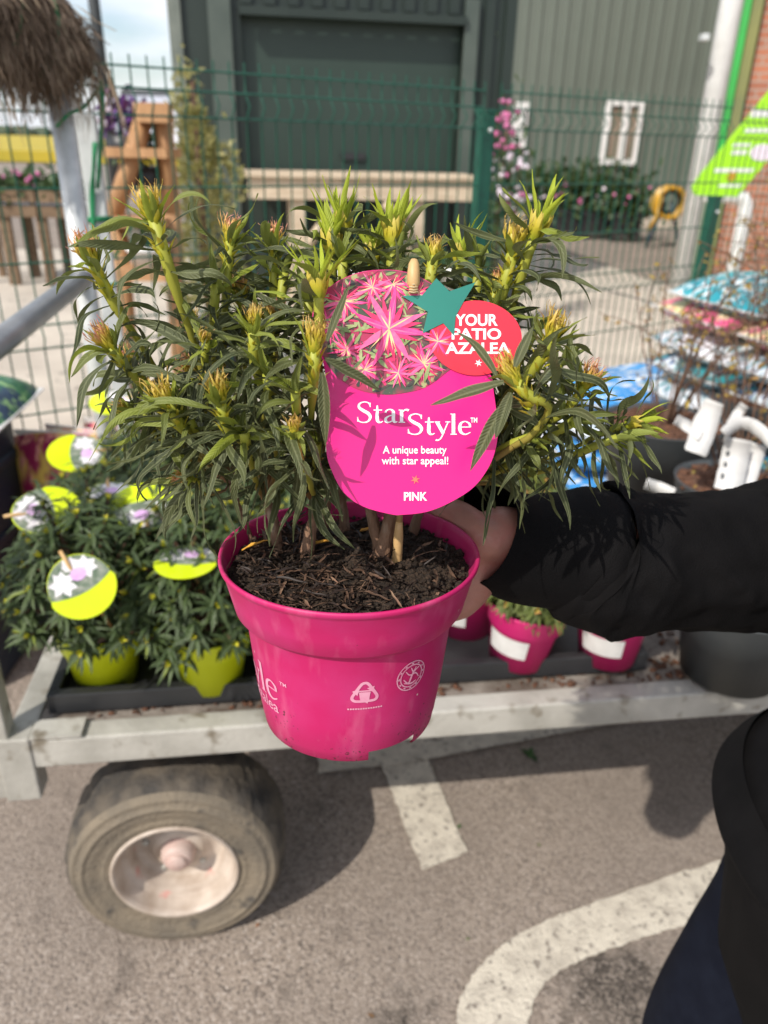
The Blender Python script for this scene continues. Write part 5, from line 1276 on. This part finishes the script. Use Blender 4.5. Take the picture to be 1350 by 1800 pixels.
# ------------------------------------------------------------------ printed plant tag on a bamboo stake
def TP(px, py, o=0.0): return atD(px, py, TD - o)
st0 = atZ(697, 1003, RC.z - .018); st1 = atD(727.5, 457, TD - .0012)
TAG = thing('printed_plant_tag', 'big glossy magenta plant tag with a red badge on a bamboo stake', 'plant tag', st0)
outline = [(549, 560), (553, 536), (562, 520), (580, 504), (604, 489), (640, 477), (681, 474), (713, 478), (744, 490), (776, 512), (800, 545), (820, 600), (840, 640), (863, 660), (868, 690), (874, 735), (875, 760), (871, 790), (858, 823), (832, 857), (790, 884), (749, 900), (707, 905), (687, 904), (640, 891), (604, 866), (580, 820), (573, 787), (573, 757), (574, 720), (573, 690), (572, 658), (566, 630), (556, 600)]
def smooth(pts, n=5, closed=True):
    k = len(pts); P = [V((a, b_, 0)) for a, b_ in pts]; ext = [P[-1]] + P + [P[0], P[1]]; out = []
    for i in range(1, k + 1):
        for j in range(n):
            t = j / n; p0, p1, p2, p3 = ext[i - 1], ext[i], ext[i + 1], ext[i + 2]
            out.append((.5 * (2 * p1 + (p2 - p0) * t + (2 * p0 - 5 * p1 + 4 * p2 - p3) * t * t + (3 * p1 - p0 - 3 * p2 + p3) * t ** 3))[:2])
    return out
M_card = mat('magenta_card', (.72, .011, .205), (.70, .011, .195), scale=3, rough=.25)
M_red = mat('red_badge', (.72, .028, .055), (.70, .026, .05), scale=3, rough=.27)
M_tealc = mat('teal_calyx', (.018, .175, .135), (.022, .20, .155), scale=20, rough=.3)
M_wp = mat('white_print', (.86, .83, .84), (.83, .8, .81), scale=10, rough=.4)
M_or = mat('orange_print', (.80, .16, .10), (.78, .15, .1), scale=10, rough=.4)
BK = CF * .0007
q = MB(); q.poly([TP(*p) for p in smooth(outline)][::-1], BK); card = mesh('card', q, M_card, TAG)
# printed photograph on the card
edge = smooth(outline)
ph_ = [p for p in edge if p[1] < 655 and not (p[0] > 790 and p[1] > 540)]
low_c = [(585, 655), (598, 668), (630, 686), (671, 694), (707, 692), (749, 681), (788, 653), (800, 640)]
top = [(552, 590), (549, 560), (553, 536), (562, 520), (580, 504), (604, 489), (640, 477), (681, 474), (713, 478), (744, 490), (776, 512), (800, 545), (812, 590)]
cx_, cy_ = 690, 590
pl = [(cx_ + (x - cx_) * .992, cy_ + (y - cy_) * .992) for x, y in smooth(top + low_c[::-1] + [(570, 632)], 4)]
M_photo = mat('photo_print', (.06, .075, .05), (.40, .03, .09), scale=60, rough=.26, lo=.42, hi=.58, c3=(.34, .36, .15), scale3=140, lo3=.6, hi3=.66)
q = MB(); q.poly([TP(x, y, .00035) for x, y in pl][::-1]); pho = mesh('photo_print', q, M_photo, card)
rp = random.Random(21); q = MB(); lay_ = [0.0005]
M_pt = [mat('petal_hot_pink', (.84, .035, .20), (.82, .08, .30), scale=300, rough=.28), mat('petal_light_pink', (.86, .16, .32), (.84, .10, .28), scale=300, rough=.28), mat('petal_red', (.66, .02, .09), (.78, .04, .16), scale=300, rough=.28), mat('photo_leaf', (.16, .24, .07), (.40, .42, .20), scale=200, rough=.28), mat('photo_shadow', (.035, .04, .035), (.09, .06, .05), scale=200, rough=.28), mat('photo_stamen', (.78, .50, .22), (.8, .62, .3), scale=200, rough=.28)]
def inph(x, y):
    c = False; j = len(pl) - 1
    for i in range(len(pl)):
        if (pl[i][1] > y) != (pl[j][1] > y) and x < (pl[j][0] - pl[i][0]) * (y - pl[i][1]) / (pl[j][1] - pl[i][1]) + pl[i][0]: c = not c
        j = i
    return c
def petal(cx, cy, a, L, W, mi, bend=0):
    n_ = 8; A, B = [], []
    for i in range(n_ + 1):
        t = i / n_; aa = a + bend * t; x = cx + L * t * math.cos(aa); y = cy + L * t * math.sin(aa); w_ = W * math.sin(math.pi * (.1 + .9 * t) ** .8) * .5
        A.append((x - w_ * math.sin(aa), y + w_ * math.cos(aa))); B.append((x + w_ * math.sin(aa), y - w_ * math.cos(aa)))
    pts = A + B[::-1]
    if not all(inph(x, y) for x, y in pts): return
    lay_[0] += .0000012; q.cm = mi; q.poly([TP(x, y, lay_[0]) for x, y in pts])
for i in range(260): petal(rp.uniform(555, 800), rp.uniform(480, 690), rp.uniform(0, 6.28), rp.uniform(12, 34), rp.uniform(3, 8), rp.choice((4, 3, 3, 4, 2)))
def flower(cx, cy, R_, n_, a0=0, W=.24):
    for k in range(n_ * 2):
        a = a0 + k * 3.1416 / n_ + rp.uniform(-.12, .12); petal(cx, cy, a, R_ * rp.uniform(.6, .85), R_ * W * .8, 2, rp.uniform(-.2, .2))
    for k in range(n_):
        a = a0 + k * 6.2832 / n_ + rp.uniform(-.1, .1); petal(cx, cy, a, R_ * rp.uniform(.85, 1.1), R_ * W, k % 2, rp.uniform(-.15, .15)); petal(cx, cy, a + .03, R_ * .8, R_ * W * .22, 1)
    for k in range(9): petal(cx, cy, rp.uniform(0, 6.28), R_ * rp.uniform(.35, .75), R_ * .035, 5)
for f_ in ((690, 500, 40, 9), (655, 505, 36, 8), (605, 530, 46, 9), (580, 575, 34, 9), (745, 640, 46, 9), (640, 650, 40, 9), (735, 515, 36, 8), (770, 600, 34, 8), (610, 615, 34, 8), (700, 655, 34, 8)): flower(*f_, rp.uniform(0, 3), .13)
for i in range(36): petal(rp.uniform(560, 790), rp.uniform(490, 690), rp.uniform(0, 6.28), rp.uniform(20, 40), rp.uniform(4, 7), 3)
flower(684, 578, 74, 8, -1.35, .17)
q.cm = 0; mesh('printed_petals', q, M_pt, pho)
# red badge with its calyx
q = MB(); q.poly([TP(836 + 79 * math.cos(a) * (1 + .03 * math.cos(2 * a)), 594 - 66 * math.sin(a), .0010) for a in [2 * math.pi * i / 60 for i in range(60)]], CF * .0006); bad = mesh('badge', q, M_red, TAG)
q = MB(); cal = [(706, 520), (742, 519), (767, 489), (790, 512), (836, 496), (815, 530), (801, 556), (798, 590), (779, 568), (743, 586), (752, 548)]
q.poly([TP(*p, .0016) for p in cal], CF * .0004); mesh('calyx', q, M_tealc, bad)
q = MB()
def put(mb, shape, bx, o, base=None, cap=None):
    """fit a text shape: bx = (x0, x1, y top, y bottom) of its box, or baseline + cap height"""
    vs, fs = shape; x0 = min(v[0] for v in vs); x1 = max(v[0] for v in vs); y0 = min(v[1] for v in vs); y1 = max(v[1] for v in vs)
    f = lambda x, y: (bx[0] + (x - x0) / (x1 - x0) * (bx[1] - bx[0]), (bx[3] - (y - y0) / (y1 - y0) * (bx[3] - bx[2])) if base is None else base - y * cap)
    mb.add([TP(*f(x, y), o) for x, y in vs], fs, smooth=False)
put(q, text_shape('YOUR', .028), (800, 875, 552, 573), .0013); put(q, text_shape('PATIO', .028), (794, 881, 577, 597), .0013); put(q, text_shape('AZALEA', .028), (783, 897, 602, 622), .0013)
mesh('badge_lettering', q, M_wp, bad)
def aster(mb, x, y, r, o, n_=6, a0=.3): mb.poly([TP(x + math.cos(a) * rr, y + math.sin(a) * rr, o) for i in range(n_ * 2) for a, rr in [(a0 + math.pi * i / n_, r if i % 2 else r * .36)]])
q = MB(); aster(q, 841, 638, 7, .0013); mesh('badge_star', q, M_wp, bad)
q = MB(); sh, wd = serif_word('Star'); kx = 93 / wd
for vs, fs in sh: q.add([TP(627 + x * kx, 743 - y * 37, .0006) for x, y in vs], fs, smooth=False)
sh, wd = serif_word('Style'); kx = 114 / wd
for vs, fs in sh: q.add([TP(716 + x * kx, 764 - y * 37, .0006) for x, y in vs], fs, smooth=False)
put(q, text_shape('TM', .02), (827, 839, 734, 743), .0006)
put(q, text_shape('A unique beauty', .012), (673, 785, 0, 0), .0006, base=797, cap=19)
put(q, text_shape('with star appeal!', .012), (671, 788, 0, 0), .0006, base=816, cap=19)
put(q, text_shape('PINK', .03), (710, 751, 865, 880), .0006); mesh('card_lettering', q, M_wp, card)
q = MB(); aster(q, 730, 843, 8.5, .0006, 6, .25); mesh('card_star', q, M_or, card)
# stake: thick lower cane, thin shaft behind the card, shaved tip in front of it
q = MB(); dirs = (st1 - st0)
q.tube([st0 - dirs.normalized() * .012, st0 + dirs * .02, st0 + dirs * .13, st0 + dirs * .155, st0 + dirs * .19], [.0031, .0033, .0032, .0028, .0021], 12)
mid = TP(724, 560, -.0035); q.tube([st0 + dirs * .18, mid, TP(727, 500, -.0012)], [.0022, .0022, .0020], 10)
q.tube([TP(727, 516, .0022), TP(727, 503, .0028), TP(727, 500, .0029), TP(727, 478, .0029), TP(727.5, 464, .0029), TP(728, 456, .0029)], [.0024, .0026, .0036, .0035, .0030, .0018], 12); mesh('stake', q, M_cane, TAG)
q = MB()
for y in (498, 503, 508, 512): q.tube([TP(719, y, .0012), TP(720, y + 1, .004), TP(727, y + 2, .0062), TP(734, y + 1, .004), TP(735, y, .0012)], .0003, 5)
mesh('binding', q, mat('binding_thread', (.62, .5, .3), rough=.7), TAG)
q = MB(); q.poly([TP(x, y, .0004) for x, y in [(727 + 9 * math.cos(i * .4), 508 + 11 * math.sin(i * .4)) for i in range(16)]]); mesh('hole', q, M_dark, card)
# ------------------------------------------------------------------ the person holding the pot
M_skin = mat('skin', (.45, .215, .16), (.38, .165, .12), scale=40, rough=.5, bump=.12, bscale=300, c3=(.48, .17, .135), scale3=70, lo3=.5, hi3=.8)
M_skin.node_tree.nodes['Principled BSDF'].inputs['Subsurface Weight'].default_value = .12
M_skin.node_tree.nodes['Principled BSDF'].inputs['Subsurface Radius'].default_value = (.01, .004, .002)
M_black = mat('black_jersey', (.0030, .0027, .0030), (.0050, .0045, .0048), scale=30, rough=.85, bump=.3, bscale=900, spec=.14)
M_navy = mat('navy_denim', (.0045, .0058, .012), (.007, .009, .017), scale=40, rough=.9, bump=.25, bscale=700, spec=.12)
M_hair = mat('brown_hair', (.05, .028, .015), (.09, .05, .028), scale=20, rough=.5, stretch=(6, 6, 1))
M_shoe = mat('black_shoe', (.012, .012, .013), (.02, .02, .02), scale=20, rough=.5)
PX, PY = .485, .50
def SD(px, py, d, r, r2=None): p = atD(px, py, d); return (p.x, p.y, p.z, r, r2 or r)
def capsule(mb, pts):
    """closed tapered tube with round ends"""
    P = [V(p[:3]) for p in pts]; R_ = [p[3] for p in pts]
    d0 = (P[0] - P[1]).normalized(); d1 = (P[-1] - P[-2]).normalized()
    A = [P[0] + d0 * R_[0] * c for c in (.97, .75, .4)]; B = [P[-1] + d1 * R_[-1] * c for c in (.4, .75, .97)]
    mb.tube(A + P + B, [R_[0] * c for c in (.22, .66, .92)] + R_ + [R_[-1] * c for c in (.92, .66, .22)], 20)
def dense(pts, n=5):
    q_ = crom([p[:3] for p in pts], n); out = []
    for i, p in enumerate(q_):
        u = i / n; a = min(int(u), len(pts) - 2); out.append((p.x, p.y, p.z, pts[a][3] + (pts[a + 1][3] - pts[a][3]) * (u - a)))
    return out
def fused(name, chains, m, voxel=.0026):
    mb = MB()
    for ch in chains: capsule(mb, dense(ch))
    me = bpy.data.meshes.new(name); me.from_pydata([tuple(p) for p in mb.v], [], mb.f); o = link(bpy.data.objects.new(name, me))
    r_ = o.modifiers.new('remesh', 'REMESH'); r_.mode = 'VOXEL'; r_.voxel_size = voxel; r_.use_smooth_shade = True
    sm_ = o.modifiers.new('smooth', 'SMOOTH'); sm_.factor = .5; sm_.iterations = 9
    bpy.context.view_layer.update()
    ev = o.evaluated_get(bpy.context.evaluated_depsgraph_get()); nm = bpy.data.meshes.new_from_object(ev)
    bpy.data.objects.remove(o); nm.materials.clear(); nm.materials.append(m); nm.polygons.foreach_set('use_smooth', [True] * len(nm.polygons)); nm.name = name
    return link(bpy.data.objects.new(name, nm))
PC = RC - axis * .016                                  # pot axis at the height of the grip
def onpot(ang, dz, gap):
    """a point just outside the pot wall; ang in degrees, 0 = +X, 90 = away from the camera"""
    z = .109 + dz; r = prad(min(.124, max(.002, z))) + gap; p = AM @ V((r * math.cos(rad(ang)), r * math.sin(rad(ang)), z)); return (p.x, p.y, p.z)
def SP(px, py, d, r): p = atD(px, py, d); return (p.x, p.y, p.z, r)
WR = SP(884, 951, .567, .0265)
chains = [
 [(PX + .035, PY, .95, .085), (PX + .04, PY, 1.10, .085), (PX + .015, PY, 1.27, .105), (PX - .005, PY, 1.40, .075), (PX - .015, PY, 1.465, .048), (PX - .03, PY, 1.53, .058), (PX - .035, PY, 1.60, .083), (PX - .025, PY, 1.66, .062)],
 [(PX - .035, PY, 1.60, .083), (PX - .085, PY, 1.555, .045), (PX - .105, PY, 1.545, .028)],
 [(PX - .035, PY, 1.60, .083), (PX - .112, PY, 1.600, .016), (PX - .128, PY, 1.580, .011)],
 [(PX + .015, PY, 1.27, .105), (PX, PY + .135, 1.35, .046), (.472, .660, 1.23, .044), (.425, .632, 1.133, .040), SD(1300, 982, .632, .037)[:4], SD(1140, 984, .605, .033)[:4], SD(1010, 968, .589, .029)[:4], SD(922, 960, .578, .027)[:4], WR],
 [(PX + .015, PY, 1.27, .105), (PX, PY - .135, 1.35, .046), (.50, .275, 1.22, .044), (.48, .22, 1.10, .040), (.50, .20, .98, .034), (.50, .19, .88, .026), (.49, .19, .80, .026)],
 [(.49, .19, .80, .026), (.475, .185, .73, .009)], [(.49, .19, .80, .026), (.49, .185, .72, .009)], [(.49, .19, .80, .026), (.505, .188, .725, .008)], [(.49, .19, .80, .026), (.46, .20, .78, .010), (.45, .205, .75, .009)],
 [(PX + .035, PY, .95, .085), (PX + .055, PY + .09, .86, .07), (.455, .60, .43, .048), (.485, .60, .10, .038), (.375, .60, .04, .03)],
 [(PX + .035, PY, .95, .085), (PX + .02, PY - .09, .86, .07), (.505, .40, .50, .050), (.51, .40, .10, .038), (.40, .40, .04, .03)],
]
for j, (dz, r, reach) in enumerate(((-.002, .0078, 118), (-.0205, .0082, 124), (-.039, .0078, 118), (-.056, .0066, 106))):
    kn_ = (*onpot(50, dz, .0135), r * 1.25)
    chains.append([WR[:3] + (.017,), (*onpot(30, dz * .75 - .004, .023), .0150), kn_])                       # back of the hand
    chains.append([kn_, (*onpot(70, dz, .0095), r), (*onpot(94, dz, .0088), r * .93), (*onpot(reach, dz, .0082), r * .78)])
chains.append([WR[:3] + (.018,), (*onpot(26, .004, .022), .0155), (*onpot(38, .014, .014), .0125), (*onpot(56, .016, .0105), .0100), (*onpot(74, .013, .009), .0085)])
P_ = fused('person', chains, M_skin)
tag(P_, 'person in a black sweatshirt and navy trousers holding the pink pot out with one hand', 'person')
WM[P_.name] = Matrix()
# face
q = MB()
for s_ in (-1, 1): q.ball((PX - .103, PY + s_ * .032, 1.612), .0125, 12, 8)
mesh('eye', q, M_white, P_); q = MB()
for s_ in (-1, 1): q.ball((PX - .1125, PY + s_ * .032, 1.612), .0055, 8, 6)
mesh('iris', q, M_shoe, P_)
q = MB(); q.ball((PX - .118, PY, 1.553), .022, 14, 6, (.35, 1, .28)); mesh('lips', q, mat('lips', (.45, .16, .14), rough=.45), P_)
q = MB()
for s_ in (-1, 1): q.ball((PX - .02, PY + s_ * .086, 1.59), .03, 12, 8, (.6, .3, 1))
mesh('ear', q, M_skin, P_)
q = MB(); q.ball((PX - .010, PY, 1.645), .114, 24, 14, (1.0, .95, .95), jit=.06)
q.ball((PX + .03, PY, 1.55), .08, 18, 10, (.8, 1.0, 1.2), jit=.1); mesh('hair', q, M_hair, P_)

# sweatshirt: torso loft + both sleeves + ribbed cuffs and hem
def ring(c, e1, e2, r1, r2, n=40, f=None):
    return [c + e1 * (r1 * math.cos(t) * (f(t) if f else 1)) + e2 * (r2 * math.sin(t) * (f(t) if f else 1)) for t in [2 * math.pi * i / n for i in range(n)]]
def loft(mb, rings, cap=False):
    n = len(rings[0]); vs = [p for r in rings for p in r]
    fs = [(i * n + j, i * n + (j + 1) % n, (i + 1) * n + (j + 1) % n, (i + 1) * n + j) for i in range(len(rings) - 1) for j in range(n)]
    if cap: fs += [tuple(range(n - 1, -1, -1)), tuple(range((len(rings) - 1) * n, len(rings) * n))]
    mb.add(vs, fs); return mb
EX, EY = V((1, 0, 0)), V((0, 1, 0))
def wrk(z, t, s_=.02): return 1 + s_ * NZ.noise(V((math.cos(t) * 2.2, math.sin(t) * 2.2, z * 9))) + s_ * .6 * NZ.noise(V((math.cos(t) * 5, math.sin(t) * 5, z * 16 + 5)))
TOR = [(.866, .150, .19, .010), (.868, .166, .198, .005), (.876, .1675, .199, .004), (.886, .163, .197, .006), (.905, .146, .188, .018), (.93, .130, .18, .032), (.96, .121, .176, .041), (1.03, .120, .176, .044), (1.12, .126, .18, .036), (1.22, .133, .188, .024), (1.30, .137, .195, .012), (1.37, .115, .175, 0), (1.42, .078, .11, -.005), (1.445, .062, .07, -.01)]
q = MB(); rings = []
for a, b_ in zip(TOR[3:], TOR[4:]):
    for k in range(4):
        t = k / 4; z, rx, ry, ox = [a[i] + (b_[i] - a[i]) * t for i in range(4)]; rings.append(ring(V((PX + ox, PY, z)), EX, EY, rx, ry, 56, lambda th, z=z: wrk(z, th, .03)))
z, rx, ry, ox = TOR[-1]; rings.append(ring(V((PX + ox, PY, z)), EX, EY, rx, ry, 56)); loft(q, rings)
def sleeve(mb, path, n=64, seed=0, amp=.05):
    NS = 12
    pts = crom([p[:3] for p in path], NS); k = len(pts); prev = V((0, 0, 1)); rings = []
    R_ = [p[3] for p in path]; R2 = [p[4] if len(p) > 4 else p[3] for p in path]
    for i, p in enumerate(pts):
        d = (pts[min(i + 1, k - 1)] - pts[max(0, i - 1)]).normalized(); x = (prev - d * prev.dot(d)).normalized(); y = d.cross(x); prev = x
        u = i / NS; a = min(int(u), len(R_) - 2); r1 = R_[a] + (R_[a + 1] - R_[a]) * (u - a); r2 = R2[a] + (R2[a + 1] - R2[a]) * (u - a); s_ = i / (k - 1)
        def f(t, s_=s_):
            ct, st_ = math.cos(t), math.sin(t)
            w_ = s_ * 9 + .55 * ct + .35 * st_ + 1.1 * NZ.noise(V((ct * 1.2 + seed, st_ * 1.2, s_ * 4)))
            fold_ = 1 - abs(2 * (w_ * .8 % 1) - 1)                      # diagonal tension folds
            msk = max(0, NZ.noise(V((ct * 1.5, st_ * 1.5 + seed * 3, s_ * 6))) + .25)
            fine = abs(NZ.noise(V((ct * 3 + seed, st_ * 3, s_ * 22))))
            return 1 + amp * (1.5 * fold_ ** 2 * msk - .5 * fine + .9 * NZ.noise(V((ct * 2, st_ * 2, s_ * 9 + seed))))
        rings.append(ring(p, x, y, r1, r2, n, f))
    loft(mb, rings)
sleeve(q, [SD(1030, 975, .591, .042), SD(1034, 980, .592, .052), SD(1048, 986, .594, .0575), SD(1085, 988, .598, .0575), SD(1140, 986, .605, .0555), SD(1220, 985, .618, .0565), SD(1300, 982, .632, .0585), SD(1380, 972, .65, .064), (.42, .63, 1.135, .072), (.47, .665, 1.22, .076), (.475, .66, 1.33, .085), (.47, .60, 1.39, .085)], seed=2, amp=.11)
sleeve(q, [(.50, .20, .96, .05), (.49, .21, 1.02, .06), (.485, .225, 1.10, .066), (.50, .27, 1.22, .072), (.49, .34, 1.33, .082), (.485, .42, 1.39, .085)], seed=7)
shirt = mesh('sweatshirt', q, M_black, P_, sub=1)
def rib(t, n_): return 1 + .010 * math.sin(n_ * t)
q = MB(); pts = [SD(845, 937, .566, .0365, .038), SD(854, 941, .569, .0380, .0395), SD(915, 963, .579, .0415), SD(985, 968, .587, .0455), SD(1022, 968, .590, .0495), SD(1036, 974, .591, .0500), SD(1042, 976, .592, .046)]
sleeve(q, pts, 96, 3, .012); mesh('cuff', q, M_black, shirt)
q = MB(); sleeve(q, [(.50, .193, .90, .036), (.50, .196, .93, .042), (.50, .20, .97, .046)], 48, 4, .01); mesh('cuff', q, M_black, shirt)
q = MB(); loft(q, [ring(V((PX + ox, PY, z)), EX, EY, rx, ry, 120, lambda t: rib(t, 60)) for z, rx, ry, ox in TOR[1:4]] + [ring(V((PX, PY, .91)), EX, EY, .140, .18, 120)]); mesh('hem_band', q, M_black, shirt)
q = MB(); loft(q, [ring(V((PX + ox, PY, z)), EX, EY, rx, ry, 48, lambda th, z=z: wrk(z, th, .03)) for z, rx, ry, ox in ((.45, .11, .14, .085), (.55, .12, .155, .055), (.68, .135, .17, .020), (.80, .143, .18, .009), (.84, .146, .18, .007), (.94, .125, .17, .018))]); mesh('long_undershirt', q, M_black, P_)
# trousers and shoes
q = MB()
for hip, kn_, an, s_ in (((PX + .05, PY + .095, .88), (.437, .60, .42), (.475, .60, .09), 1), ((PX, PY - .09, .90), (.50, .40, .50), (.51, .40, .09), 2)):
    H_, K_, A_n = V(hip), V(kn_), V(an)
    pa = [(*(H_ + V((0, 0, .03))), .105, .10), (*(H_ * .6 + K_ * .4 + V((.0, 0, 0))), .098, .094), (*K_, .084, .078), (*(K_ * .5 + A_n * .5), .068, .066), (*A_n, .062, .060)]
    sleeve(q, [(x, y, z, a, b_) for x, y, z, a, b_ in pa], 40, s_ * 3, .03)
loft(q, [ring(V((PX + .02, PY, z)), EX, EY, a, b_, 40) for z, a, b_ in ((.76, .095, .15), (.84, .10, .15), (.90, .095, .14), (.94, .085, .13))]); mesh('trousers', q, M_navy, P_, sub=1)
for y, x in ((.60, .475), (.40, .51)):
    q = MB(); loft(q, [ring(V((x + .06 - .30 * u, y, .045 + .02 * (1 - u))), V((0, 0, 1)), EY, h, w_, 20, lambda t: 1) for u, h, w_ in ((0, .02, .02), (.05, .045, .035), (.35, .055, .042), (.7, .04, .046), (.93, .03, .034), (1, .01, .012))], True)
    for v in q.v: v.z = max(v.z, .004)
    mesh('shoe', q, M_shoe, P_)
